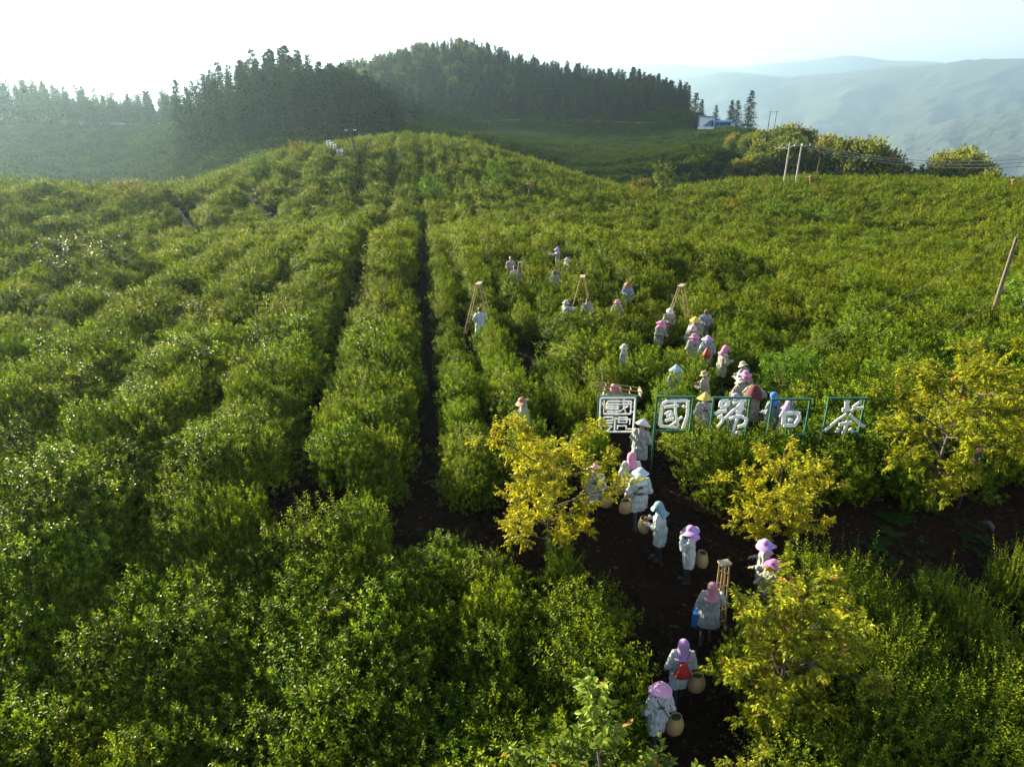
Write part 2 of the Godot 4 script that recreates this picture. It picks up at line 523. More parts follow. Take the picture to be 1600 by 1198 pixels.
func make_tea():
	var meshes := [[], [], []]
	for i in 5:
		meshes[0].append(bush_mesh(1650, 0.072, 1.25, 100 + i))
	for i in 3:
		meshes[1].append(bush_mesh(1100, 0.095, 1.2, 200 + i))
	for i in 3:
		meshes[2].append(bush_mesh(560, 0.14, 1.15, 300 + i))
	var wild := []
	for i in 2:
		wild.append(bush_mesh(1500, 0.064, 1.3, 400 + i, 1.0))
	var stems := [stems_mesh(501, 1.25), stems_mesh(502, 1.25)]
	rng.seed = 77
	var spots := []
	var lay := FastNoiseLite.new()
	lay.seed = 31
	lay.frequency = 0.045
	var t_rows := []
	for k in range(-34, 1):
		t_rows.append([-0.97 + 3.25 * k, 0.86])
		t_rows.append([-1.62 + 3.25 * k, 0.8])
		t_rows.append([-2.28 + 3.25 * k, 0.86])
	for k in 75:
		t_rows.append([1.0 + 1.55 * k, 0.78])
	var perp := Vector2(0.992, -0.125)
	for row in t_rows:
		var s := -14.0
		while s < 125.0:
			s += (1.3 if s < 30.0 else 1.6) * row[1] * rng.randf_range(0.75, 1.3)
			var bend: float = lay.get_noise_2d(row[0] * 0.7, s * 0.6) * 0.9
			var q: Vector2 = Vector2(-1.94, -14.3) + perp * (row[0] + rng.randf_range(-0.2, 0.2) + bend * clampf(absf(row[0]) / 9.0, 0.0, 1.0)) + ROW_DIR * s
			var r := q.length()
			if r < 4.5 or q.y > -2.5:
				continue
			var y := ground(q.x, q.y)
			var sc := screen(Vector3(q.x, y + 0.8, q.y))
			if sc.z < 0 or absf(sc.x) > 1.45 + 1.6 / sc.z or sc.y < -1.0 - 3.0 / sc.z:
				continue
			# the far side of the ridge and the end of the planted ground
			var back := edge_of_field(q.x, q.y)
			if back < 0.0:
				continue
			var size: float = row[1] * rng.randf_range(0.75, 1.25) * (1.0 + lay.get_noise_2d(q.x * 3.0, q.y * 3.0) * 0.5)
			var room := bare(q.x, q.y)
			if room < 0.38 * size:
				continue
			if room < size:
				size = maxf(room, size * 0.62)
			if lay.get_noise_2d(q.x * 2.2 + 500.0, q.y * 2.2) > 0.62 and r > 18.0:
				continue
			if rng.randf() < 0.04:
				continue
			var tall := rng.randf_range(0.68, 1.38)
			if r < 13.0 and q.x < 2.0:
				tall *= 1.1
			spots.append({"p": Vector3(q.x, y - 0.06, q.y), "s": size * (1.12 if r < 11.0 else 1.0), "h": tall, "r": r, "d": sc.z, "in": absf(sc.x) < 1.36 and absf(sc.y) < 1.02, "t": row[0], "wild": q.x > 4.6 and q.y > -11.5})
	# the foreground is planted without clear rows
	for i in 900:
		var q := Vector2(rng.randf_range(-15.0, 13.0), rng.randf_range(-12.0, -3.0))
		var sc := screen(Vector3(q.x, ground(q.x, q.y) + 0.8, q.y))
		if sc.z < 0 or absf(sc.x) > 1.6 or sc.y < -1.5 or q.length() < 4.5 or bare(q.x, q.y) < 0.55:
			continue
		var free := true
		for o in spots:
			if Vector2(o.p.x, o.p.z).distance_to(q) < 0.82:
				free = false
				break
		if free:
			spots.append({"p": Vector3(q.x, ground(q.x, q.y) - 0.06, q.y), "s": rng.randf_range(0.6, 0.95), "h": rng.randf_range(0.7, 1.35), "r": q.length(), "d": sc.z, "in": absf(sc.x) < 1.36 and absf(sc.y) < 1.02, "t": 0.0, "wild": q.x > 4.6 and q.y > -11.5})
	spots.sort_custom(func(a, b): return a.d < b.d)
	var single := 0
	var mass := [[], [], [], [], [], [], [], [], []]
	var protos := {}
	for sp in spots:
		var b := Basis(Vector3.UP, rng.randf() * TAU).scaled(Vector3(sp.s, sp.s * 0.45 + sp.h * 0.6, sp.s))
		if single < 300 and sp.in:
			single += 1
			var kind := rng.randi() % 5
			var at: Vector3 = sp.p
			var where: String
			if sp.wild:
				where = "straggling tea bush with long thin shoots in the shaded corner right of the track"
			elif at.z > -12.2:
				where = "dense tea bush in the foreground below the dirt path, left of the pickers" if at.x < 3.0 else "tea bush below the dirt path, beside the narrow track"
			elif sp.t < -9.8:
				where = "tea bush in the broad hedges at far left of the field"
			elif sp.t < -3.25:
				where = "tea bush in the second hedge left of the bare track"
			elif sp.t < 0.0:
				where = "tea bush in the wide hedge just left of the bare track"
			elif at.x < 1.8:
				where = "tea bush in the narrow rows just right of the bare track"
			elif at.z > -16.2:
				where = "tea bush below the row of green sign frames"
			else:
				where = "tea bush above the sign frames, among the pickers"
			var o := thing("tea_bush", where, "tea bush", at, 0.0, "tea bushes: " + where)
			o.basis = b
			part("foliage", wild[kind % 2] if sp.wild else meshes[0][kind], M.leaf_tints[rng.randi() % 4], o)
			part("stem", stems[kind % 2], M.bark, o)
		else:
			var lod: int = 0 if sp.r < 40.0 else 1 if sp.r < 72.0 else 2
			var k: float = rng.randf_range(0.8, 1.15)
			mass[lod * 3 + rng.randi() % 3].append([Transform3D(b, sp.p), Color(k * rng.randf_range(0.9, 1.15), k, k * rng.randf_range(0.8, 1.0))])
	var all := Node3D.new()
	all.name = "tea_hedges"
	all.set_meta("kind", "stuff")
	all.set_meta("label", "hedgerows of green tea bushes covering the hill")
	add_child(all)
	for i in 9:
		var list: Array = mass[i]
		scatter("hedge_mass", meshes[i / 3][i % 3], M.leaf, list, all)
	print("tea bushes ", spots.size(), " single ", single)

func scatter(called: String, mesh: Mesh, m: Material, list: Array, parent: Node3D) -> MultiMeshInstance3D:
	var mm := MultiMesh.new()
	mm.transform_format = MultiMesh.TRANSFORM_3D
	mm.use_colors = true
	mm.mesh = mesh
	mm.instance_count = list.size()
	for k in list.size():
		mm.set_instance_transform(k, list[k][0])
		mm.set_instance_color(k, list[k][1])
	var o := MultiMeshInstance3D.new()
	o.name = called
	o.multimesh = mm
	o.material_override = m
	o.set_meta("kind", "stuff")
	parent.add_child(o, true)
	return o

func edge_of_field(x: float, z: float) -> float:
	# positive inside the planted hill top, negative past its far edge
	var a := rad_to_deg(atan2(x, -z))
	var r := Vector2(x, z).length()
	var lim := 128.0
	var edge := [[-60, 84], [-36, 90], [-28, 100], [-20, 110], [-12, 124], [0, 126], [6, 116], [12, 122], [20, 132], [40, 132], [60, 130]]
	for i in edge.size() - 1:
		if a >= edge[i][0] and a <= edge[i + 1][0]:
			lim = lerpf(edge[i][1], edge[i + 1][1], (a - edge[i][0]) / (edge[i + 1][0] - edge[i][0]))
	return lim - r
func conifer_mesh(s: int, width: float, ragged: float) -> ArrayMesh:
	# unit height; whorls of drooping sprays on a narrow cone
	rng.seed = s
	var mb := MB.new()
	var whorls := 46
	for w in whorls:
		var t := float(w) / whorls
		var y := lerpf(0.10, 0.985, t)
		var reach := width * pow(1.0 - t, 0.72) * rng.randf_range(1.0 - ragged, 1.0 + ragged) + 0.012
		var n := int(lerpf(9, 4, t))
		for b in n:
			var a := rng.randf() * TAU
			var out := Vector3(cos(a), rng.randf_range(-0.25, 0.25), sin(a)).normalized()
			var far := reach * rng.randf_range(0.6, 1.1)
			for k in 5:
				var f := (k + rng.randf()) / 5.0
				var p := Vector3(0, y, 0) + out * (far * f) + Vector3.DOWN * (far * f * f * 0.25)
				var dir := (out + rand_dir() * 0.75 + Vector3.DOWN * 0.1).normalized()
				var l := rng.randf_range(0.028, 0.055)
				var k2 := rng.randf_range(0.7, 1.4)
				var c := Color(0.022, 0.042, 0.016).lerp(Color(0.045, 0.065, 0.02), rng.randf())
				mb.leaf(p, dir, Vector3.UP + rand_dir() * 0.6, l, l * 0.6, Color(c.r * k2, c.g * k2, c.b * k2), 0.2)
	return mb.mesh()

func trunk_mesh(r: float) -> ArrayMesh:
	var mb := MB.new()
	mb.tube([Vector3(0, -0.04, 0), Vector3(0, 0.3, 0), Vector3(0, 0.95, 0)], [r, r * 0.75, r * 0.1], 6, false)
	return mb.mesh()

func crown_mesh(s: int, clumps: int, leaves: int, leaf: float, lo: float, hi: float, wide: float, dark: Color, light: Color, feather := 0.0) -> ArrayMesh:
	# a broad crown of unit height: clumps of leaves with gaps between them
	rng.seed = s
	var mb := MB.new()
	for q in clumps:
		var d := rand_dir()
		var y := lerpf(lo, hi, pow(rng.randf(), 0.8))
		var swell := sin(PI * clampf((y - lo) / (hi - lo) * 0.86 + 0.1, 0, 1))
		var m := Vector3(d.x, 0, d.z).normalized() * wide * swell * sqrt(rng.randf()) + Vector3(0, y, 0)
		var size := rng.randf_range(0.07, 0.14)
		var tone := rng.randf()
		for i in leaves:
			var o := rand_dir() * size * pow(rng.randf(), 0.5)
			o.y *= 0.75 + feather
			var c := dark.lerp(light, clampf(tone * 0.6 + rng.randf() * 0.5, 0, 1))
			var dir := (o.normalized() + rand_dir() * 0.6 + Vector3.UP * feather).normalized()
			var l := leaf * rng.randf_range(0.7, 1.3)
			mb.leaf(m + o, dir, Vector3.UP + rand_dir() * 0.8, l, l * 0.55, c, 0.2)
	return mb.mesh()

func limbs_mesh(s: int, top: float, wide: float, r: float) -> ArrayMesh:
	rng.seed = s
	var mb := MB.new()
	mb.tube([Vector3(0, -0.05, 0), Vector3(0.01, top * 0.4, 0), Vector3(0, top * 0.92, 0.01)], [r, r * 0.7, r * 0.15], 6, false)
	for i in 9:
		var y := top * rng.randf_range(0.25, 0.7)
		var a := i * 2.4
		var e := Vector3(cos(a) * wide * 0.7, y + top * 0.22, sin(a) * wide * 0.7)
		mb.tube([Vector3(0, y, 0), e * Vector3(0.5, 1, 0.5) - Vector3(0, top * 0.08, 0), e], [r * 0.5, r * 0.3, r * 0.08], 5, false)
	return mb.mesh()

func polar(az: float, r: float) -> Vector2:
	return Vector2(sin(deg_to_rad(az)), -cos(deg_to_rad(az))) * r

func make_far_woods():
	var cones := [conifer_mesh(11, 0.24, 0.25), conifer_mesh(12, 0.2, 0.3), conifer_mesh(13, 0.27, 0.2), conifer_mesh(14, 0.17, 0.2)]
	var trunk := trunk_mesh(0.016)
	var round_crowns := [
		crown_mesh(21, 26, 60, 0.055, 0.25, 0.95, 0.36, Color(0.06, 0.08, 0.018), Color(0.17, 0.19, 0.035)),
		crown_mesh(22, 30, 50, 0.05, 0.2, 0.95, 0.32, Color(0.035, 0.06, 0.02), Color(0.08, 0.12, 0.03)),
		crown_mesh(23, 34, 55, 0.05, 0.2, 0.97, 0.30, Color(0.08, 0.09, 0.022), Color(0.21, 0.20, 0.042), 0.5)]
	var limbs := limbs_mesh(24, 0.9, 0.34, 0.02)
	var shrubs := [bush_mesh(240, 0.26, 1.1, 31, 0.0, 0.22), bush_mesh(220, 0.28, 1.0, 32, 0.0, 0.22)]
	M.far_leaf = leaf_mat(Color(1, 1, 1), 0.4, 0.85)
	M.far_leaf.metallic_specular = 0.1
	rng.seed = 900
	var crowd := [[], [], [], []]
	var trunks := []
	var stand := func(az: float, r: float, tall: float, label: String, group: String, alone: bool):
		var q := polar(az, r)
		var at := on_ground(q.x, q.y)
		var k := rng.randi() % 4
		var b := Basis(Vector3.UP, rng.randf() * TAU).scaled(Vector3(tall * rng.randf_range(0.9, 1.15), tall, tall * rng.randf_range(0.9, 1.15)))
		if alone:
			var o := thing("conifer_tree", label, "conifer tree", at, 0.0, group)
			o.basis = b
			part("crown", cones[k], M.needle, o)
			part("trunk", trunk, M.bark, o)
		else:
			var g := rng.randf_range(0.75, 1.25)
			crowd[k].append([Transform3D(b, at), Color(g, g, g)])
			trunks.append([Transform3D(b, at), Color.WHITE])
	# the wooded hill on the left: every tree of its outline stands alone
	var a := -24.6
	while a < -8.0:
		a += 1.15
		for ring in 14:
			var r := 172.0 + ring * 6.4 + rng.randf_range(-2.5, 2.5)
			var az := a + rng.randf_range(-0.6, 0.6)
			var near_end := clampf((-8.2 - az) / 3.0, 0.0, 1.0)
			if r < 176.0 + (1.0 - near_end) * 8.0 or az > -8.2:
				continue
			var tall := rng.randf_range(10.0, 16.0) * lerpf(0.72, 1.0, near_end) * lerpf(0.62, 1.0, clampf((az + 24.6) / 5.0, 0.0, 1.0))
			stand.call(az, r, tall, "dark conifer on the rounded wooded hill at the left, behind the tea ridge", "conifers of the left wooded hill", ring in [5, 6, 7, 8, 9] or ring < 2)
	stand.call(-24.0, 205.0, 17.0, "tall lone conifer at the left foot of the rounded wooded hill", "", true)
	# the hazy ridge at far left
	a = -52.0
	while a < -24.3:
		a += 0.85
		for ring in 15:
			var r := 292.0 + ring * 7.0 + rng.randf_range(-3, 3)
			stand.call(a + rng.randf_range(-0.4, 0.4), r, rng.randf_range(9.0, 13.5), "hazy conifer on the skyline of the far left ridge", "conifers of the far left ridge", ring == 5 and a > -36.0)
	# the larger wooded hill in the middle
	a = -16.0
	while a < 14.2:
		a += 0.72
		for ring in 24:
			var r := 308.0 + ring * 6.0 + rng.randf_range(-2.5, 2.5)
			var az := a + rng.randf_range(-0.35, 0.35)
			if az > 9.0 and r < 318.0 + (az - 9.0) * 10.0 or az > 13.2 and r > 350.0:
				continue
			stand.call(az, r, rng.randf_range(8.5, 13.0) * (1.15 if az > 9.0 else 1.0), "conifer on the skyline of the large wooded hill in the middle distance", "conifers of the middle wooded hill", ring in [15, 16] or az > 9.5 and ring in [3, 6, 9])
	# single trees near the blue buildings
	for t in [[13.75, 300, 13.5, "slim conifer left of the blue and white building"], [14.2, 303, 11.0, "short slim conifer just behind the blue and white building"], [15.25, 306, 9.0, "small round-topped conifer between the two blue buildings"], [16.35, 304, 11.0, "left one of the two joined conifers right of the blue buildings"], [16.75, 306, 11.0, "right one of the two joined conifers right of the blue buildings"], [17.65, 300, 14.5, "tallest lone conifer right of the blue buildings"]]:
		stand.call(t[0], t[1], t[2], t[3], "", true)
	# dark small conifers at the foot of the terraces
	for i in 34:
		stand.call(11.5 + i * 0.62 + rng.randf_range(-0.2, 0.2), rng.randf_range(146, 158), rng.randf_range(5.0, 8.5), "small dark conifer in the hollow behind the right tea mound", "conifers in the hollow", i % 2 == 0)
	var wood := Node3D.new()
	wood.name = "conifer_wood"
	wood.set_meta("kind", "stuff")
	wood.set_meta("label", "dark conifer wood covering the hills behind the tea garden")
	add_child(wood)
	for k in 4:
		scatter("crown_mass", cones[k], M.needle, crowd[k], wood)
	scatter("trunk_mass", trunk, M.bark, trunks, wood)
	# light broadleaf trees and bamboo on the right mound and on the middle hill
	for i in 200:
		var az := rng.randf_range(16.5, 37.0)
		var r := rng.randf_range(160, 205)
		var hump := exp(-pow(absf(az - 23.4) / 5.4, 4.0)) + 0.9 * exp(-pow((az - 31.8) / 1.9, 2.0))
		var q := polar(az, r)
		var kind: int = [0, 1, 2, 2, 0][rng.randi() % 5]
		var o := thing("bamboo_clump" if kind == 2 else "broadleaf_tree", ["yellow-green broadleaf tree in the wood behind the right tea mound", "dark green broadleaf tree in the wood behind the right tea mound", "feathery yellow bamboo clump in the wood behind the right tea mound"][kind], "bamboo" if kind == 2 else "tree", on_ground(q.x, q.y), 0.0, "wood behind the right tea mound")
		var tall := (5.5 + 7.5 * hump) * rng.randf_range(0.85, 1.12) * lerpf(0.9, 1.1, clampf((az - 19.0) / 8.0, 0.0, 1.0))
		o.basis = Basis(Vector3.UP, rng.randf() * TAU).scaled(Vector3(tall, tall, tall))
		part("crown", round_crowns[kind], M.leaf_tints[rng.randi() % 4], o)
		part("trunk", limbs, M.bark, o)
	for i in 46:
		var az := rng.randf_range(-13.0, 0.0)
		var q := polar(az, rng.randf_range(310, 400))
		var o := thing("broadleaf_tree", "light green broadleaf tree among conifers on the middle wooded hill", "tree", on_ground(q.x, q.y), 0.0, "broadleaf trees of the middle hill")
		var tall := rng.randf_range(9, 13)
		o.basis = Basis(Vector3.UP, rng.randf() * TAU).scaled(Vector3(tall, tall, tall))
		part("crown", round_crowns[rng.randi() % 2], M.leaf, o)
		part("trunk", limbs, M.bark, o)
	# rough scrub of the left valley and rows on the shaded terraces
	var low := [[], []]
	for i in 5200:
		var az := rng.randf_range(-48.0, -8.0)
		var r := sqrt(rng.randf_range(135.0 * 135.0, 318.0 * 318.0))
		var q := polar(az, r)
		var s := rng.randf_range(1.1, 2.3)
		var g := rng.randf_range(0.7, 1.25)
		low[i % 2].append([Transform3D(Basis(Vector3.UP, rng.randf() * TAU).scaled(Vector3(s, s * 0.65, s)), on_ground(q.x, q.y) - Vector3(0, 0.2, 0)), Color(g, g, g * 0.9)])
	var z := -132.0
	while z > -325.0:
		var x := -36.0
		while x < 112.0:
			x += rng.randf_range(1.1, 2.0)
			var zz := z + sin(x * 0.05 + z) * 2.0 + rng.randf_range(-0.5, 0.5)
			var az := rad_to_deg(atan2(x, -zz))
			if az > 13.5 and Vector2(x, zz).length() > 286.0 or az < -9.0 or az > 20.5 or Vector2(x, zz).length() > 312.0:
				continue
			var s := rng.randf_range(1.0, 1.5)
			var g := rng.randf_range(0.8, 1.2)
			low[rng.randi() % 2].append([Transform3D(Basis(Vector3.UP, rng.randf() * TAU).scaled(Vector3(s, s * 0.95, s)), on_ground(x, zz) - Vector3(0, 0.15, 0)), Color(g, g, g * 0.9)])
		z -= rng.randf_range(3.2, 5.0)
	# the slopes under the woods
	for i in 2600:
		var az := rng.randf_range(-16.0, 36.0)
		var r := rng.randf_range(135, 400)
		if az < 14.0 and r < 300.0:
			continue
		if az > 13.0 and az < 19.5 and r > 270.0 and r < 320.0:
			continue
		var q := polar(az, r)
		var s := rng.randf_range(1.5, 3.0)
		low[i % 2].append([Transform3D(Basis(Vector3.UP, rng.randf() * TAU).scaled(Vector3(s, s * 0.7, s)), on_ground(q.x, q.y) - Vector3(0, 0.2, 0)), Color(1, 1, 1)])
	var scrub := Node3D.new()
	scrub.name = "hillside_scrub"
	scrub.set_meta("kind", "stuff")
	scrub.set_meta("label", "dark green scrub and terrace planting on the shaded slopes")
	add_child(scrub)
	for k in 2:
		scatter("scrub_mass", shrubs[k], M.far_leaf, low[k], scrub)
# ---------------------------------------------------------------- small and near trees
func grow_tree(s: int, h: float, spread: float, leaf: float, pal: Array, tip: Color, branches := 14, subs := 6, twigs := 4, per := 13, low := 0.18) -> Dictionary:
	rng.seed = s
	var wood := MB.new()
	var crown := MB.new()
	var blades := []
	var lean := Vector3(rng.randf_range(-0.06, 0.06), 0, rng.randf_range(-0.06, 0.06)) * h
	var axis := func(t: float) -> Vector3: return Vector3(0, h * 0.93 * t, 0) + lean * t * t
	var r0 := 0.016 * h + 0.008
	wood.tube([Vector3(0, -0.15, 0), axis.call(0.2), axis.call(0.5), axis.call(0.8), axis.call(1.0)], [r0, r0 * 0.8, r0 * 0.55, r0 * 0.25, r0 * 0.1], 7, false)
	for b in branches:
		var t := lerpf(low, 0.97, (b + rng.randf() * 0.7) / branches)
		var a := b * 2.399 + rng.randf_range(-0.5, 0.5)
		var reach := spread * (0.30 + 0.75 * sin(PI * clampf(0.12 + (t - low) * 0.95, 0, 1))) * rng.randf_range(0.65, 1.15)
		var o: Vector3 = axis.call(t)
		var flat := Vector3(cos(a), 0, sin(a))
		var rise := lerpf(0.25, 1.0, t) * rng.randf_range(0.6, 1.2)
		var e := o + flat * reach + Vector3.UP * reach * rise * 0.75
		var m := o.lerp(e, 0.5) + Vector3.UP * reach * 0.05
		wood.tube([o, m, e], [r0 * 0.42 * (1.1 - t * 0.6), r0 * 0.25, r0 * 0.08], 5, false)
		for q in subs:
			var f := lerpf(0.25, 1.0, (q + rng.randf() * 0.8) / subs)
			var so := o.lerp(m, f * 2.0) if f < 0.5 else m.lerp(e, f * 2.0 - 1.0)
			var sd := (flat * 0.6 + rand_dir() * 0.8 + Vector3.UP * 0.35).normalized()
			var sl := reach * rng.randf_range(0.18, 0.42) * (1.15 - f * 0.5)
			wood.tube([so, so + sd * sl], [r0 * 0.12, r0 * 0.05], 4, false)
			for w in twigs:
				var to := so + sd * sl * lerpf(0.2, 1.0, (w + rng.randf()) / twigs)
				var td := (sd + rand_dir() * 0.9 + Vector3.UP * 0.25).normalized()
				var tl := leaf * rng.randf_range(1.8, 3.2)
				wood.tube([to, to + td * tl], [0.004, 0.002], 3, false)
				var tone := rng.randf()
				var red := rng.randf() < 0.05
				for k in per:
					var u := (k + rng.randf() * 0.6) / per
					var side := td.cross(Vector3.UP).normalized() * (1.0 if k % 2 == 0 else -1.0)
					var dir := (side * 0.8 + td * lerpf(0.35, 1.1, u) + Vector3.DOWN * 0.35 + rand_dir() * 0.4).normalized()
					var c: Color = (pal[0] as Color).lerp(pal[1], clampf(tone * 0.7 + rng.randf() * 0.45, 0, 1))
					if red and u > 0.6 or u > 0.9 and rng.randf() < 0.10:
						c = c.lerp(tip, rng.randf_range(0.4, 1.0))
					var l := leaf * rng.randf_range(0.7, 1.25) * (1.0 - 0.25 * u)
					blades.append([to + td * tl * u, dir, Vector3.UP + rand_dir() * 0.5, l, c])
	return {"wood": wood, "blades": blades}

func tree_crown(t: Dictionary) -> ArrayMesh:
	var mb := MB.new()
	for b in t.blades:
		mb.leaf(b[0], b[1], b[2], b[3], b[3] * 0.48, b[4], 0.28)
	return mb.mesh()

func make_small_trees():
	var kinds := {}
	for k in [["green", [Color(0.055, 0.13, 0.012), Color(0.15, 0.28, 0.02)], Color(0.2, 0.25, 0.03)], ["yellow", [Color(0.12, 0.12, 0.012), Color(0.28, 0.25, 0.02)], Color(0.33, 0.2, 0.03)], ["pale", [Color(0.10, 0.14, 0.03), Color(0.20, 0.24, 0.05)], Color(0.2, 0.24, 0.05)], ["dark", [Color(0.03, 0.055, 0.012), Color(0.08, 0.11, 0.02)], Color(0.12, 0.14, 0.03)]]:
		for v in 2:
			var t := grow_tree(600 + v * 7 + k[0].length(), 2.4, 1.0 if k[0] != "pale" else 0.7, 0.16, k[1], k[2], 12, 5, 3, 9)
			kinds[k[0] + str(v)] = [tree_crown(t), t.wood.mesh()]
	var list := [
		[-1.5, -80, 3.2, "green0", "large bright green young tree alone near the top of the tea ridge"],
		[-8.4, -74, 2.8, "green1", "bright green young tree left of the largest one on the upper tea slope"],
		[-28.4, -82, 2.8, "green0", "rounded green young tree on the left shoulder of the ridge"],
		[-27, -92.5, 2.4, "yellow0", "small orange-yellow tree on the ridge left of the edge-on white sign"],
		[-15.2, -106, 2.2, "green1", "small green tree on the very crest of the tea ridge"],
		[-6.5, -112, 2.3, "pale0", "pale small tree on the crest, right of its highest point"],
		[15, -84, 2.9, "yellow1", "brownish yellow small tree in the dip between ridge and right mound"],
		[19.4, -92, 4.4, "pale1", "pale green oval tree standing in the dip between the two tea slopes"],
		[24, -77, 2.2, "yellow0", "low yellow-green tree at the left foot of the right tea mound"],
		[27.4, -73.5, 2.4, "green1", "leftmost of the bright green young trees below the right tea mound"],
		[29.2, -71.5, 2.2, "green0", "second of the bright green young trees below the right tea mound"],
		[30.9, -68.5, 2.7, "green1", "largest of the bright green young trees below the right tea mound"],
		[33.5, -67.5, 2.0, "pale0", "pale young tree, rightmost of those below the right tea mound"],
		[28.5, -55.3, 2.2, "green0", "bright green young tree alone in the middle of the right slope"],
		[-19.4, -91.5, 2.7, "pale1", "pale green small tree right behind the dark lamp post"],
		[-32.7, -61.3, 2.5, "yellow1", "thin yellow-green sapling on the left edge of the tea field"],
		[-29.5, -58.5, 1.9, "dark0", "dark green sapling on the left edge of the tea field, nearer the ridge"],
		[-22.4, -34.5, 2.6, "dark1", "dark bushy tree overtopping the hedges at far left"],
		[-20.6, -36.5, 2.3, "dark0", "second dark bushy tree right behind the one at far left"],
		[20.9, -27.6, 2.1, "green1", "bright green young tree beside the leaning wooden pole at right"],
		[8.1, -19.6, 1.7, "green0", "light green shrub just above the white character with a hooked leg"],
		[9.2, -20.4, 1.5, "green1", "light green shrub to the right, above the small square character sign"],
	]
	for p in list:
		var o := thing("young_tree", p[4], "tree", on_ground(p[0], p[1]), p[0] * 1.7, "")
		o.scale = Vector3.ONE * (p[2] / 2.4)
		part("crown", kinds[p[3]][0], M.leaf, o)
		part("trunk", kinds[p[3]][1], M.bark, o)

func blade_mesh(c: Color) -> ArrayMesh:
	# one broad leaf with a curved midrib, unit length along -z
	var mb := MB.new()
	mb.col = c
	var n := 5
	var rows := []
	for i in n + 1:
		var t := float(i) / n
		var w := 0.27 * sin(PI * pow(t, 0.8)) + 0.004
		var y := -0.32 * t * t
		rows.append([Vector3(-w, y + w * 0.35, -t), Vector3(0, y, -t), Vector3(w, y + w * 0.35, -t)])
	for i in n:
		for k in 2:
			mb.quad(rows[i][k], rows[i + 1][k], rows[i + 1][k + 1], rows[i][k + 1])
	return mb.mesh()

func make_near_trees():
	var yellow := [Color(0.20, 0.22, 0.012), Color(0.58, 0.54, 0.024)]
	var lime := [Color(0.13, 0.16, 0.010), Color(0.40, 0.42, 0.02)]
	var green := [Color(0.09, 0.12, 0.012), Color(0.40, 0.42, 0.022)]
	var rust := Color(0.42, 0.17, 0.05)
	var list := [
		[0.8, -12.35, 3.1, 1.4, 0.085, yellow, "yellow-leaved young tree with orange tips left of the queue of pickers", 731, 21, 9, 5, 11],
		[5.6, -12.75, 1.85, 1.15, 0.09, yellow, "smaller yellow-leaved tree below the sign with the hooked white character", 702, 17, 8, 5, 11],
		[9.75, -14.1, 3.6, 1.55, 0.10, lime, "lime green tree right of the last sign frame", 703, 23, 10, 5, 12],
		[12.9, -15.3, 3.0, 1.6, 0.115, lime, "lime green tree cut off by the right picture edge", 704, 18, 9, 5, 11],
		[4.3, -8.5, 3.1, 1.1, 0.095, green, "green tree with drooping glossy leaves in front of the lowest pickers", 705, 20, 9, 5, 12],
		[3.45, -6.5, 1.9, 0.6, 0.06, green, "slender small-leaved sapling at the bottom beside the foreground tree", 706, 14, 6, 4, 11],
	]
	for p in list:
		var t := grow_tree(p[7], p[2], p[3], p[4], p[5], rust, p[8], p[9], p[10], p[11])
		var o := thing("garden_tree", p[6], "tree", on_ground(p[0], p[1]), 0.0, "")
		part("crown", tree_crown(t), M.gold, o)
		part("trunk", t.wood.mesh(), M.bark, o)
	# the nearest tree top at the bottom of the picture: its leaves are large enough to tell apart
	var t := grow_tree(717, 3.6, 0.8, 0.1, [Color(0.07, 0.12, 0.014), Color(0.19, 0.26, 0.03)], rust, 24, 8, 4, 12, 0.5)
	var o := thing("garden_tree", "nearest tree top with large light green leaves at the bottom edge", "tree", on_ground(0.85, -5.25), 0.0, "")
	part("trunk", t.wood.mesh(), M.bark, o)
	var blades: Array = t.blades
	blades.sort_custom(func(a, b): return a[0].y - a[0].z * 0.35 > b[0].y - b[0].z * 0.35)
	var tones := [blade_mesh(Color(0.08, 0.13, 0.015)), blade_mesh(Color(0.13, 0.19, 0.02)), blade_mesh(Color(0.18, 0.25, 0.03)), blade_mesh(Color(0.36, 0.20, 0.05))]
	var rest := MB.new()
	for i in blades.size():
		var b = blades[i]
		if i >= 300:
			rest.leaf(b[0], b[1], b[2], b[3] * 1.1, b[3] * 0.55, b[4], 0.28)
			continue
	var crown := part("crown", rest.mesh(), M.leaf, o)
	for i in mini(300, blades.size()):
		var b = blades[i]
		var k := 3 if b[4].r > b[4].g * 1.05 else 0 if b[4].g < 0.14 else 1 if b[4].g < 0.2 else 2
		var one := part("leaf", tones[k], M.leaf, crown)
		one.transform = Transform3D(Basis.looking_at(b[1], b[2]).scaled_local(Vector3.ONE * b[3] * 1.15), b[0])
# ---------------------------------------------------------------- signs, poles, buildings
func stroke(mb: MB, pts: Array, w: float, z: float, depth: float, closed := false):
	var list: Array = pts.duplicate()
	if closed:
		list.append(pts[0])
	var line := PackedVector2Array(list)
	for poly in Geometry2D.offset_polyline(line, w * 0.5, Geometry2D.JOIN_ROUND, Geometry2D.END_ROUND):
		if Geometry2D.is_polygon_clockwise(poly):
			continue
		extrude(mb, poly, z, depth)

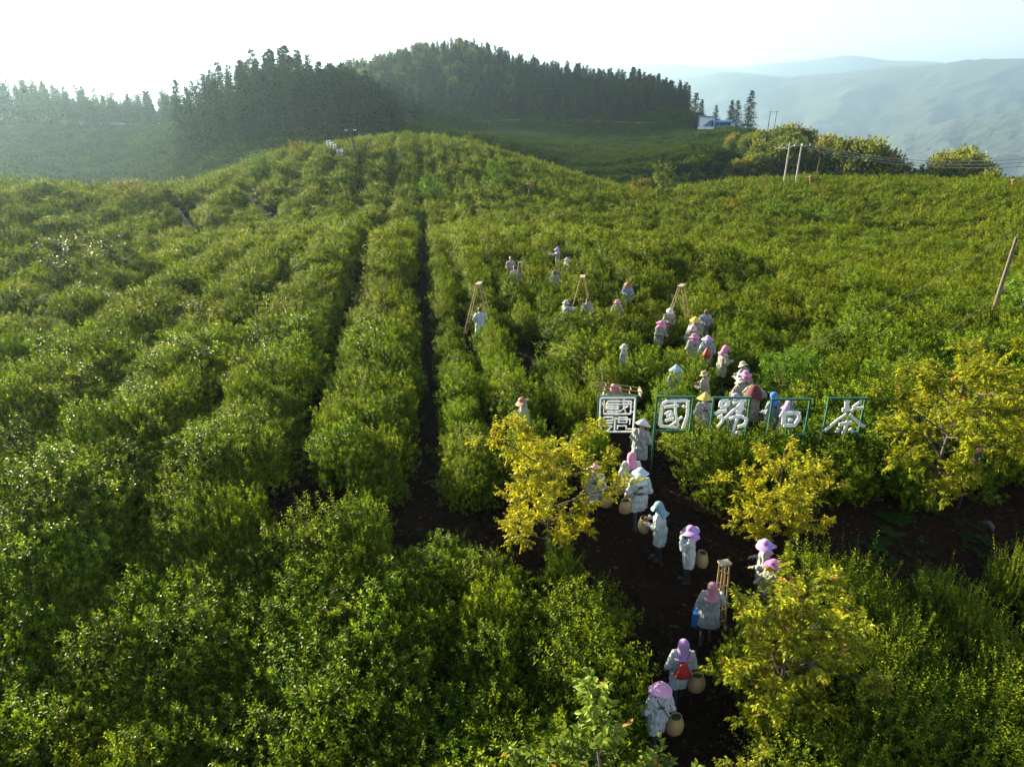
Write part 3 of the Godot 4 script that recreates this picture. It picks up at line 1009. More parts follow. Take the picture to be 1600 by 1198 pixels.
func extrude(mb: MB, poly: PackedVector2Array, z: float, depth: float):
	var tri := Geometry2D.triangulate_polygon(poly)
	for i in range(0, tri.size(), 3):
		var a := poly[tri[i]]
		var b := poly[tri[i + 1]]
		var c := poly[tri[i + 2]]
		if (b - a).cross(c - a) > 0:
			var s := b
			b = c
			c = s
		mb.tri(Vector3(a.x, a.y, z), Vector3(b.x, b.y, z), Vector3(c.x, c.y, z))
		mb.tri(Vector3(a.x, a.y, z - depth), Vector3(c.x, c.y, z - depth), Vector3(b.x, b.y, z - depth))
	for i in poly.size():
		var a := poly[i]
		var b := poly[(i + 1) % poly.size()]
		mb.quad(Vector3(a.x, a.y, z), Vector3(a.x, a.y, z - depth), Vector3(b.x, b.y, z - depth), Vector3(b.x, b.y, z))

func glyphs() -> Array:
	# brush strokes of each sign: [width, points ...] over a unit square, v running down
	var seal := []
	for s in [[0.055, 0.03, 0.03, 0.97, 0.03], [0.055, 0.97, 0.03, 0.97, 0.97], [0.055, 0.97, 0.97, 0.03, 0.97], [0.055, 0.03, 0.97, 0.03, 0.03],
		[0.05, 0.13, 0.1, 0.13, 0.47], [0.05, 0.13, 0.47, 0.87, 0.47], [0.05, 0.87, 0.12, 0.87, 0.47], [0.05, 0.22, 0.12, 0.87, 0.12], [0.045, 0.23, 0.2, 0.85, 0.2],
		[0.05, 0.23, 0.27, 0.52, 0.27], [0.05, 0.52, 0.27, 0.52, 0.33], [0.05, 0.52, 0.33, 0.23, 0.33], [0.05, 0.23, 0.33, 0.23, 0.27], [0.04, 0.23, 0.4, 0.52, 0.4], [0.05, 0.55, 0.4, 0.78, 0.25],
		[0.05, 0.66, 0.06, 0.68, 0.3, 0.75, 0.46], [0.05, 0.78, 0.13, 0.79, 0.16], [0.045, 0.09, 0.13, 0.09, 0.22], [0.045, 0.87, 0.4, 0.95, 0.4],
		[0.045, 0.13, 0.55, 0.4, 0.55], [0.045, 0.4, 0.55, 0.4, 0.64], [0.045, 0.4, 0.64, 0.13, 0.64], [0.045, 0.13, 0.64, 0.13, 0.55], [0.045, 0.1, 0.71, 0.4, 0.71], [0.05, 0.12, 0.79, 0.38, 0.79], [0.05, 0.38, 0.8, 0.25, 0.95], [0.045, 0.1, 0.71, 0.12, 0.8],
		[0.05, 0.45, 0.56, 0.45, 0.97], [0.04, 0.45, 0.59, 0.55, 0.59], [0.045, 0.55, 0.55, 0.78, 0.55], [0.045, 0.55, 0.615, 0.78, 0.615], [0.045, 0.55, 0.69, 0.78, 0.69], [0.045, 0.55, 0.55, 0.55, 0.69], [0.045, 0.78, 0.55, 0.78, 0.69],
		[0.04, 0.78, 0.6, 0.86, 0.6, 0.86, 0.74], [0.04, 0.53, 0.88, 0.53, 0.78, 0.77, 0.78, 0.77, 0.88], [0.04, 0.77, 0.87, 0.95, 0.87]]:
		seal.append(s)
	var guo := [[0.11, 0.13, 0.18, 0.11, 0.8], [0.1, 0.13, 0.2, 0.25, 0.12, 0.84, 0.1], [0.1, 0.84, 0.1, 0.87, 0.5, 0.78, 0.9], [0.09, 0.11, 0.82, 0.62, 0.87], [0.1, 0.2, 0.28, 0.6, 0.24],
		[0.1, 0.25, 0.5, 0.33, 0.42, 0.43, 0.42], [0.1, 0.43, 0.43, 0.4, 0.53, 0.28, 0.54], [0.1, 0.25, 0.67, 0.5, 0.61], [0.085, 0.5, 0.12, 0.53, 0.45, 0.64, 0.82], [0.075, 0.73, 0.55, 0.52, 0.74, 0.38, 0.84], [0.09, 0.71, 0.24, 0.77, 0.28]]
	var hao := []
	for s in [[80, 455, 345, 455, 290, 480, 245, 600, 240], [80, 600, 240, 595, 310, 540, 350, 460, 345], [70, 345, 470, 440, 430, 580, 420], [45, 500, 490, 400, 530], [55, 400, 528, 520, 545, 490, 620, 395, 720],
		[58, 550, 560, 700, 420, 850, 300, 880, 215], [60, 695, 285, 800, 255, 950, 235], [105, 880, 270, 840, 400, 820, 480], [60, 760, 450, 930, 360], [62, 640, 565, 760, 510, 900, 510], [62, 900, 515, 990, 560, 960, 660, 820, 705], [55, 800, 550, 750, 680, 715, 860, 700, 975], [85, 790, 790, 870, 825]]:
		hao.append(unlean(s, 335, 190, 0.09, 720, 620))
	var bai := []
	for s in [[80, 430, 310, 380, 390], [62, 420, 330, 415, 480], [55, 450, 340, 620, 330], [55, 620, 330, 640, 390, 580, 490], [52, 415, 490, 590, 492], [45, 485, 420, 540, 422]]:
		bai.append(unlean(s, 260, 165, 0.12, 530, 460))
	var cha := []
	for s in [[70, 1300, 190, 1300, 330], [60, 1240, 310, 1340, 295], [45, 1375, 280, 1480, 195], [42, 1350, 335, 1400, 287, 1515, 282], [42, 1300, 365, 1200, 430, 1020, 592], [48, 1335, 370, 1420, 440, 1490, 510, 1545, 525], [55, 1205, 500, 1370, 478], [48, 1318, 445, 1300, 520, 1260, 640], [48, 1208, 545, 1178, 605], [55, 1345, 558, 1395, 600]]:
		cha.append(unlean(s, 1090, 162, 0.15, 455, 460))
	return [seal, guo, hao, bai, cha]

func unlean(s: Array, x0: float, y0: float, lean: float, w: float, h: float) -> Array:
	var o := [s[0] / h]
	for i in range(1, s.size(), 2):
		o.append((s[i] - x0 + (s[i + 1] - y0) * lean) / w)
		o.append((s[i + 1] - y0) / h)
	return o

func bar(a: Vector3, b: Vector3, w: float, d: float) -> ArrayMesh:
	var mb := MB.new()
	var up := (b - a).normalized()
	var z := Vector3.BACK
	var x := up.cross(z).normalized()
	mb.box((a + b) * 0.5, Vector3(w, a.distance_to(b), d), Basis(x, up, z))
	return mb.mesh()

func make_signs():
	M.green_paint = mat(Color(1, 1, 1), 0.45, {"albedo_texture": noise_tex(0.02, [[0.0, srgb(0.004, 0.05, 0.033)], [0.75, srgb(0.008, 0.085, 0.055)], [0.9, srgb(0.05, 0.09, 0.06)]], 256), "uv1_triplanar": true, "uv1_scale": Vector3(2, 2, 2)})
	M.white_paint = mat(Color(1, 1, 1), 0.5, {"albedo_texture": noise_tex(0.025, [[0.0, srgb(0.74, 0.78, 0.78)], [0.68, srgb(0.86, 0.88, 0.88)], [0.74, srgb(0.6, 0.5, 0.38)], [0.85, srgb(0.42, 0.17, 0.04)]], 512), "uv1_triplanar": true, "uv1_scale": Vector3(1.3, 1.3, 1.3)})
	var all := glyphs()
	var labels := ["green sign frame with a white square seal of two characters", "green sign frame with the boxed white character, second from left", "green sign frame with the tall white character that has a long hooked leg", "green sign frame with the small square white character, fourth from left", "green sign frame with the splayed white character, rightmost"]
	var at := [[2.62, -15.9, 0.93], [4.04, -15.85, 0.90], [5.43, -15.8, 0.90], [6.88, -15.76, 0.93], [8.27, -15.8, 0.90]]
	for i in 5:
		sign_frame(labels[i], all[i], at[i][0], at[i][1], at[i][2], 0.0, "sign frames in the tea field", i == 0)
	# the same kind of sign on the ridge, seen almost edge on
	for i in 5:
		var f := i / 4.0
		sign_frame("white character sign on the ridge seen edge on, %s from the near end" % ["last", "fourth", "third", "second", "first"][i], all[i], lerpf(-23.6, -20.7, f), lerpf(-94.5, -88.6, f), 1.15, deg_to_rad(72), "edge-on signs on the ridge", i == 0)

func sign_frame(label: String, glyph: Array, x: float, z: float, w: float, turn: float, group: String, square: bool):
	var o := thing("character_sign", label, "sign", on_ground(x, z), turn, group)
	var h := w * (1.06 if turn == 0.0 else 1.2)
	var top := 2.02 if turn == 0.0 else 2.1
	var lo := top - h
	var hw := w * 0.5
	var t := 0.045
	part("post", bar(Vector3(-hw, -0.3, 0), Vector3(-hw, top - t, 0), t, t), M.green_paint, o)
	part("post", bar(Vector3(hw, -0.3, 0), Vector3(hw, top - t, 0), t, t), M.green_paint, o)
	part("rail", bar(Vector3(-hw - 0.03, top - t * 0.5 + 0.002, 0), Vector3(hw + 0.03, top - t * 0.5 + 0.002, 0), t, t + 0.012), M.green_paint, o)
	part("rail", bar(Vector3(-hw + t * 0.5, lo, 0), Vector3(hw - t * 0.5, lo, 0), t * 0.8, t * 0.8), M.green_paint, o)
	part("middle_bar", bar(Vector3(0.0, lo + t * 0.4, -0.004), Vector3(0.0, top - t, -0.004), t * 0.7, t * 0.6), M.green_paint, o)
	for y in [0.36, 0.7]:
		part("cross_bar", bar(Vector3(0.02, lo + h * y, -0.004), Vector3(hw - t * 0.5, lo + h * y, -0.004), 0.02, 0.02), M.green_paint, o)
	part("brace", bar(Vector3(-hw, 0.0, -0.45), Vector3(-hw, lo + 0.2, -0.03), 0.03, 0.03), M.green_paint, o)
	part("brace", bar(Vector3(hw, 0.0, -0.45), Vector3(hw, lo + 0.2, -0.03), 0.03, 0.03), M.green_paint, o)
	var mb := MB.new()
	var k := 0
	for s in glyph:
		var pts := []
		for i in range(1, s.size(), 2):
			pts.append(Vector2((s[i] - 0.5) * w * 0.98, lo + h * (1.0 - s[i + 1])))
		stroke(mb, pts, s[0] * h * (0.68 if square else 0.78), 0.07 + 0.0015 * k, 0.02)
		k += 1
	part("white_characters", mb.mesh(), M.white_paint, o)

func pole(label: String, base: Vector3, top: Vector3, r: float, m: Material, arm := 0.0, cat := "pole") -> Node3D:
	var o := thing("utility_pole", label, cat, base, 0.0, "")
	var mb := MB.new()
	var e := top - base
	mb.tube([Vector3(0, -0.4, 0), e * 0.5, e], [r, r * 0.85, r * 0.65], 10)
	part("shaft", mb.mesh(), m, o)
	if arm > 0.0:
		var ab := MB.new()
		ab.box(e - Vector3(0, 0.25, 0) + Vector3(0, 0, r + 0.05), Vector3(arm, 0.09, 0.08))
		part("cross_arm", ab.mesh(), m, o)
		for s in [-0.42, 0.0, 0.42]:
			var ib := MB.new()
			ib.lathe([Vector2(0, 0.2), Vector2(0.03, 0.18), Vector2(0.05, 0.1), Vector2(0.03, 0.06), Vector2(0.05, 0.0)], 8, e + Vector3(s * arm, -0.2, r + 0.05))
			part("insulator", ib.mesh(), M.porcelain, o)
	return o

func wire(label: String, a: Vector3, b: Vector3, sag: float, r := 0.012):
	var mb := MB.new()
	var path := []
	for i in 25:
		var t := i / 24.0
		path.append(a.lerp(b, t) - Vector3(0, sag * 4.0 * t * (1 - t), 0))
	mb.tube(path, [r], 5, false)
	var o := part(numbered("power_line"), mb.mesh(), M.wire, self)
	o.set_meta("label", label)
	o.set_meta("category", "cable")

func make_poles_and_buildings():
	M.concrete = mat(Color(1, 1, 1), 0.9, {"albedo_texture": noise_tex(0.03, [[0.1, srgb(0.25, 0.24, 0.22)], [0.9, srgb(0.42, 0.4, 0.37)]], 256), "uv1_triplanar": true})
	M.pole_wood = mat(Color(1, 1, 1), 0.9, {"albedo_texture": noise_tex(0.03, [[0.1, srgb(0.06, 0.05, 0.035)], [0.9, srgb(0.15, 0.12, 0.09)]], 256), "uv1_triplanar": true, "uv1_scale": Vector3(4, 0.5, 4)})
	M.porcelain = mat(Color(0.6, 0.58, 0.55), 0.3)
	M.wire = mat(Color(0.16, 0.16, 0.16), 0.6)
	M.dark_metal = mat(Color(0.03, 0.035, 0.04), 0.5, {"metallic": 0.3})
	var t1 := on_ground(34.6, -91.9)
	var t2 := on_ground(35.4, -90.1)
	var e1 := Vector3(34.7, 4.2, -91.9)
	var e2 := Vector3(35.5, 4.15, -90.1)
	pole("left one of the paired pale concrete poles on the right mound", t1, e1, 0.12, M.concrete)
	pole("right one of the paired pale concrete poles on the right mound, with cross arm", t2, e2, 0.12, M.concrete, 2.2)
	for i in 3:
		var off := Vector3((i - 1) * 1.0, -0.05, 0.2)
		wire("%s of the three power lines sagging right from the paired poles" % ["lowest", "middle", "uppermost"][i], e2 + off, Vector3(64.0, 4.6 + i * 0.75, -72.5 + i * 1.0), 2.3, 0.035)
		wire("%s of three thin lines from the paired poles to the far poles" % ["left", "middle", "right"][i], e1 + off * 0.8, Vector3(99.0 + i * 0.8, 5.4, -283.5), 5.0, 0.03)
	pole("thin leaning stick pole right of the paired concrete poles", on_ground(46.4, -110.6), Vector3(46.6, 1.2, -110.6), 0.09, M.pole_wood)
	pole("leaning brown wooden pole on the right slope near the picture edge", on_ground(19.1, -26.8), Vector3(19.3, 4.1, -26.8), 0.09, M.pole_wood)
	pole("left one of two thin dark poles right of the blue buildings", on_ground(97.8, -283.6), Vector3(98.0, 5.6, -283.6), 0.16, M.dark_metal, 2.2)
	pole("right one of two thin dark poles right of the blue buildings", on_ground(100.0, -283.0), Vector3(100.2, 5.6, -283.0), 0.16, M.dark_metal, 2.2)
	pole("short thin dark pole below the two poles by the blue buildings", on_ground(102.5, -282.5), Vector3(102.6, 2.2, -282.5), 0.12, M.dark_metal)
	wire("thin line crossing the right slope down towards the sign frames", Vector3(36.1, 2.6, -47.9), Vector3(6.5, 3.86, -14.6), 0.5, 0.004)
	wire("thin line crossing the slope in front of the leaning wooden pole", Vector3(30.5, 1.5, -39.6), Vector3(10.9, 3.5, -16.7), 0.3, 0.004)
	# lamp post on the ridge
	var lp := on_ground(-18.0, -86.0)
	var l := thing("lamp_post", "dark leaning lamp post with two small heads on the ridge", "lamp post", lp, 0.0, "")
	var mb := MB.new()
	var top := Vector3(-18.75, 5.7, -86.0) - lp
	mb.tube([Vector3(0, -0.4, 0), top], [0.14, 0.09], 10)
	part("shaft", mb.mesh(), M.dark_metal, l)
	for s in [-1, 1]:
		var hb := MB.new()
		hb.tube([top, top + Vector3(0.35 * s, 0.12, 0)], [0.04], 6)
		part("arm", hb.mesh(), M.dark_metal, l)
		var cb := MB.new()
		cb.box(top + Vector3(0.5 * s, 0.14, 0), Vector3(0.34, 0.09, 0.2))
		part("lamp_head", cb.mesh(), M.porcelain, l)
	# blue and white buildings at the end of the wooded hill
	M.white_wall = mat(Color(0.62, 0.64, 0.66), 0.85)
	M.blue_roof = mat(Color(0.02, 0.16, 0.36), 0.5)
	M.teal = mat(Color(0.03, 0.17, 0.25), 0.6)
	M.glass = mat(Color(0.02, 0.03, 0.04), 0.1)
	M.red_cloth = mat(Color(0.3, 0.03, 0.03), 0.8)
	var b := thing("white_building", "white building with a curved blue mural and blue roof", "building", on_ground(75.6, -289.5) + Vector3(0, 1.2, 0), deg_to_rad(-14), "")
	var wb := MB.new(); wb.box(Vector3(0, 1.2, 0), Vector3(6.2, 4.4, 5.0)); part("wall", wb.mesh(), M.white_wall, b)
	var rb := MB.new()
	rb.box(Vector3(0, 3.62, 0), Vector3(6.8, 0.4, 5.6), Basis(Vector3.FORWARD, 0.06)); part("roof", rb.mesh(), M.blue_roof, b)
	var sb := MB.new(); sb.box(Vector3(-2.8, 1.6, 2.53), Vector3(0.5, 3.5, 0.05)); part("corner_panel", sb.mesh(), M.blue_roof, b)
	var ub := MB.new()
	extrude(ub, PackedVector2Array([Vector2(-1.2, 0.0), Vector2(2.9, 0.0), Vector2(2.95, 2.2), Vector2(2.2, 2.5), Vector2(1.0, 2.1), Vector2(-0.2, 1.0)]), 2.56, 0.04); part("mural", ub.mesh(), M.teal, b)
	var db := MB.new(); db.box(Vector3(2.3, 0.9, 2.57), Vector3(0.9, 1.8, 0.05)); part("door", db.mesh(), M.glass, b)
	var b2 := thing("blue_shed", "low blue roofed shed right of the white building", "building", on_ground(82.0, -288.5) + Vector3(0, 1.2, 0), deg_to_rad(-15), "")
	wb = MB.new(); wb.box(Vector3(0, 0.1, 0), Vector3(5.6, 3.6, 4.0)); part("wall", wb.mesh(), M.teal, b2)
	rb = MB.new(); rb.box(Vector3(0, 2.0, 0.3), Vector3(6.4, 0.22, 5.2), Basis(Vector3.RIGHT, 0.12)); part("roof", rb.mesh(), M.blue_roof, b2)
	for i in 4:
		var pb := MB.new(); pb.box(Vector3(-2.1 + i * 1.4, 0.9, 2.03), Vector3(0.8, 0.8, 0.05)); part("window", pb.mesh(), M.glass, b2)
	var b3 := thing("blue_fence", "pale blue fence with posts right of the blue shed", "fence", on_ground(88.8, -287.0) + Vector3(0, 1.0, 0), deg_to_rad(-17), "")
	for i in 7:
		var pb := MB.new(); pb.box(Vector3(-4.2 + i * 1.4, 0.2, 0), Vector3(0.14, 2.6, 0.14)); part("post", pb.mesh(), M.white_wall, b3)
	for i in 6:
		var pb := MB.new(); pb.box(Vector3(-3.5 + i * 1.4, 0.75, 0), Vector3(1.2, 0.9, 0.06)); part("panel", pb.mesh(), M.blue_roof if i % 2 else M.white_wall, b3)
	var bc := thing("parked_van", "small pale blue van parked behind the fence by the blue shed", "van", on_ground(87.5, -290.0) + Vector3(0, 1.0, 0), deg_to_rad(-15), "")
	var vb := MB.new()
	vb.box(Vector3(0, 1.0, 0), Vector3(4.2, 0.9, 1.7)); vb.box(Vector3(-0.3, 1.75, 0), Vector3(3.2, 0.6, 1.55)); part("body", vb.mesh(), M.white_wall, bc)
	vb = MB.new(); vb.box(Vector3(-0.3, 1.75, 0.79), Vector3(2.8, 0.4, 0.04)); part("window", vb.mesh(), M.glass, bc)
	for sx in [-1.3, 1.3]:
		var tb := MB.new(); tb.tube([Vector3(sx, 0.45, 0.7), Vector3(sx, 0.45, 0.9)], [0.35], 12); part("wheel", tb.mesh(), M.dark_metal, bc)
	var hut := thing("field_hut", "tiny bluish tin hut at the left edge of the valley", "hut", on_ground(-82.0, -122.0), 0.4, "")
	wb = MB.new(); wb.box(Vector3(0, 1.8, 0), Vector3(3.4, 4.0, 2.8)); part("wall", wb.mesh(), M.white_wall, hut)
	rb = MB.new(); rb.box(Vector3(0, 3.95, 0), Vector3(4.0, 0.2, 3.4), Basis(Vector3.FORWARD, 0.12)); part("roof", rb.mesh(), M.blue_roof, hut)
	# insect traps: a small box on a short post
	M.pink = mat(Color(0.25, 0.1, 0.07), 0.7)
	for p in [[1.8, -77, "small orange-red insect trap on a pale post high on the tea slope"], [37.7, -91.2, "small orange-red insect trap beside the paired concrete poles"], [55.6, -80, "small orange-red insect trap at the right end of the right mound"]]:
		var o := thing("insect_trap", p[2], "trap", on_ground(p[0], p[1]), 0.0, "")
		var q := MB.new(); q.tube([Vector3(0, -0.2, 0), Vector3(0, 1.3, 0)], [0.05], 8); part("post", q.mesh(), M.concrete, o)
		q = MB.new(); q.lathe([Vector2(0, 1.95), Vector2(0.32, 1.78), Vector2(0.32, 1.74), Vector2(0.16, 1.74), Vector2(0.16, 1.3), Vector2(0, 1.28)], 12); part("trap_head", q.mesh(), M.pink, o)
	var o := thing("notice_post", "dark slanting notice panel on a post by the right end of the path", "sign", on_ground(10.55, -14.2), 0.5, "")
	var q := MB.new(); q.tube([Vector3(0, -0.2, 0), Vector3(0.1, 1.3, 0)], [0.035], 8); part("post", q.mesh(), M.dark_metal, o)
	q = MB.new(); q.box(Vector3(0.06, 1.05, 0.06), Vector3(0.3, 0.85, 0.03), Basis(Vector3.FORWARD, 0.12)); part("panel", q.mesh(), M.dark_metal, o)
	q = MB.new(); q.box(Vector3(0.16, 1.5, 0.03), Vector3(0.2, 0.16, 0.04), Basis(Vector3.FORWARD, 0.4)); part("cap", q.mesh(), M.pink, o)

func ribbon(called: String, pts: Array, w: float, lift: float, m: Material):
	# a track with edges that stand a little over the ground
	var mb := MB.new()
	var rows := []
	for i in pts.size():
		var t: Vector2 = (pts[mini(i + 1, pts.size() - 1)] - pts[maxi(i - 1, 0)]).normalized()
		var s := Vector2(-t.y, t.x) * w * 0.5
		var a: Vector2 = pts[i] + s
		var b: Vector2 = pts[i] - s
		var y := maxf(ground(a.x, a.y), ground(b.x, b.y)) + lift
		rows.append([Vector3(a.x, y - 1.5, a.y), Vector3(a.x, y, a.y), Vector3(b.x, y, b.y), Vector3(b.x, y - 1.5, b.y)])
	for i in rows.size() - 1:
		for k in 3:
			mb.quad(rows[i][k], rows[i][k + 1], rows[i + 1][k + 1], rows[i + 1][k])
	structure(called, mb.mesh(), m)

func smooth(pts: Array) -> Array:
	var c := Curve2D.new()
	for i in pts.size():
		var t: Vector2 = (pts[mini(i + 1, pts.size() - 1)] - pts[maxi(i - 1, 0)]) / 6.0
		c.add_point(pts[i], -t, t)
	return Array(c.tessellate_even_length(4, 2.5))

func make_ground_details():
	M.gravel = mat(Color(1, 1, 1), 0.95, {"albedo_texture": noise_tex(0.05, [[0.2, srgb(0.12, 0.085, 0.05)], [0.8, srgb(0.28, 0.22, 0.14)]], 256), "uv1_triplanar": true, "uv1_world_triplanar": true, "uv1_scale": Vector3(0.3, 0.3, 0.3)})
	ribbon("valley_road", smooth([Vector2(-170, -240), Vector2(-156, -253), Vector2(-145, -262), Vector2(-134, -267), Vector2(-120, -268)]), 3.0, 1.9, M.gravel)
	ribbon("terrace_road", smooth([Vector2(-12, -300), Vector2(8, -303), Vector2(25, -303), Vector2(45, -300), Vector2(62, -296)]), 1.5, 1.3, M.gravel)
	var stone := MB.new()
	var rock := []
	for v in 3:
		rng.seed = 810 + v
		var mb := MB.new()
		var pts := []
		for i in 6:
			for j in 4:
				pass
		mb.lathe([Vector2(0.0, 0.55), Vector2(0.55, 0.42), Vector2(0.95, 0.1), Vector2(0.8, -0.3), Vector2(0.0, -0.4)], 7, Vector3.ZERO, Vector3(1, 0.8, 0.75), 0.12, v * 1.3)
		rock.append(mb.mesh())
	rng.seed = 55
	M.rock = mat(Color(1, 1, 1), 0.9, {"albedo_texture": noise_tex(0.04, [[0.2, srgb(0.02, 0.017, 0.015)], [0.8, srgb(0.075, 0.065, 0.06)]], 256), "uv1_triplanar": true})
	for p in [[-1.4, -13.1, 0.15, "pale flat stone on the dirt path in front of the bare track"], [-3.6, -13.9, 0.16, "pale stone at the left end of the dirt path"], [-4.6, -13.4, 0.1, "small stone at the far left of the dirt path"], [2.2, -12.3, 0.06, "pebble on the dirt path below the queue"], [1.9, -12.8, 0.05, "pebble on the dirt path beside the yellow tree"], [10.9, -13.6, 0.2, "grey stone beneath the notice post at right"]]:
		var o := thing("stone", p[3], "stone", on_ground(p[0], p[1]) + Vector3(0, 0.02, 0), p[0] * 3.0, "")
		var m := part("stone_body", rock[rng.randi() % 3], M.rock, o)
		m.scale = Vector3.ONE * p[2]
	# dry stone edging of the terrace on the left slope
	var wall := thing("stone_edging", "line of pale stones edging a terrace on the upper left slope", "stone wall", on_ground(-23.5, -66.3), 0.0, "")
	for i in 46:
		var f := i / 45.0
		var q := Vector2(-27.06, -72.2).lerp(Vector2(-20.0, -60.4), f)
		var m := part("stone", rock[rng.randi() % 3], M.gravel, wall)
		m.position = on_ground(q.x + rng.randf_range(-0.25, 0.25), q.y) - wall.position + Vector3(0, rng.randf_range(0.1, 0.7), 0)
		m.scale = Vector3.ONE * rng.randf_range(0.22, 0.42)
		m.rotation.y = rng.randf() * TAU
	ribbon("sandy_track", smooth([Vector2(-31.0, -65.2), Vector2(-28, -60.2), Vector2(-25.5, -56.5), Vector2(-23.6, -53.4)]), 0.8, 0.05, M.gravel)
	# weeds and ferns on the bare earth
	var fern := MB.new()
	rng.seed = 66
	for i in 9:
		var a := rng.randf() * TAU
		var d := Vector3(cos(a), 0.55, sin(a)).normalized()
		for k in 9:
			var t := k / 9.0
			var p := d * 0.38 * t - Vector3(0, 0.12 * t * t, 0)
			var side := d.cross(Vector3.UP).normalized()
			for s in [-1, 1]:
				fern.leaf(p, (side * s + d * 0.5).normalized(), Vector3.UP, 0.10 * (1.1 - t), 0.03, Color(0.035, 0.075, 0.015), 0.1)
	var fm := fern.mesh()
	var tuft := MB.new()
	for i in 22:
		var a := rng.randf() * TAU
		var d := Vector3(cos(a) * 0.7, rng.randf_range(0.5, 1.2), sin(a) * 0.7).normalized()
		tuft.leaf(Vector3(cos(a), 0, sin(a)) * 0.04, d, Vector3(cos(a + 1.5), 0.3, sin(a + 1.5)), rng.randf_range(0.08, 0.2), 0.012, Color(0.05, 0.075, 0.018), 0.25)
	var tm := tuft.mesh()
	var ferns := []
	var tufts := []
	for i in 2600:
		var x := rng.randf_range(-7, 16)
		var z := rng.randf_range(-15.0, -6.0)
		var room := bare(x, z)
		if room > 0.2:
			continue
		var b := Basis(Vector3.UP, rng.randf() * TAU).scaled(Vector3.ONE * rng.randf_range(0.4, 1.1))
		var k := rng.randf_range(0.6, 1.1)
		if x > 7.5 and rng.randf() < 0.28:
			ferns.append([Transform3D(b, on_ground(x, z)), Color(k, k, k)])
		elif rng.randf() < 0.2 + 0.6 * smoothstep(-0.5, 0.1, room):
			tufts.append([Transform3D(b.scaled(Vector3.ONE * 0.6), on_ground(x, z)), Color(k, k * 0.9, k * 0.7)])
	var w := Node3D.new()
	w.name = "path_weeds"
	w.set_meta("kind", "stuff")
	w.set_meta("label", "sparse weeds and ferns on the dark dirt path")
	add_child(w)
	scatter("fern_mass", fm, M.leaf, ferns, w)
	scatter("grass_mass", tm, M.leaf, tufts, w)
	# fallen clods and litter
	var bits := []
	for i in 1500:
		var x := rng.randf_range(-7, 16)
		var z := rng.randf_range(-15.2, -5.0)
		if bare(x, z) > 0.3:
			continue
		bits.append([Transform3D(Basis(Vector3.UP, rng.randf() * TAU).scaled(Vector3.ONE * rng.randf_range(0.012, 0.05)), on_ground(x, z)), Color.WHITE])
	var dry := MB.new()
	for i in 3:
		dry.leaf(Vector3(i * 0.4 - 0.4, 0.02, 0), Vector3(cos(i * 2.0), 0.1, sin(i * 2.0)), Vector3(0.2, 1, 0.1), 0.5, 0.24, Color.WHITE, 0.15)
	var fallen := []
	for i in 5200:
		var x := rng.randf_range(-8, 17)
		var z := rng.randf_range(-16.0, -5.0)
		if bare(x, z) > 0.4:
			continue
		var c: Color = [Color(0.10, 0.06, 0.03), Color(0.05, 0.03, 0.015), Color(0.16, 0.12, 0.05), Color(0.07, 0.07, 0.02)][rng.randi() % 4]
		fallen.append([Transform3D(Basis(Vector3.UP, rng.randf() * TAU).scaled(Vector3.ONE * rng.randf_range(0.06, 0.14)), on_ground(x, z) + Vector3(0, 0.008, 0)), c])
	var leaves := scatter("leaf_litter", dry.mesh(), M.leaf, fallen, self)
	leaves.set_meta("label", "dry fallen leaves scattered over the dirt path")
	var litter := scatter("soil_clods", rock[0], M.soil, bits, self)
	litter.set_meta("label", "loose clods of earth scattered over the dirt path")
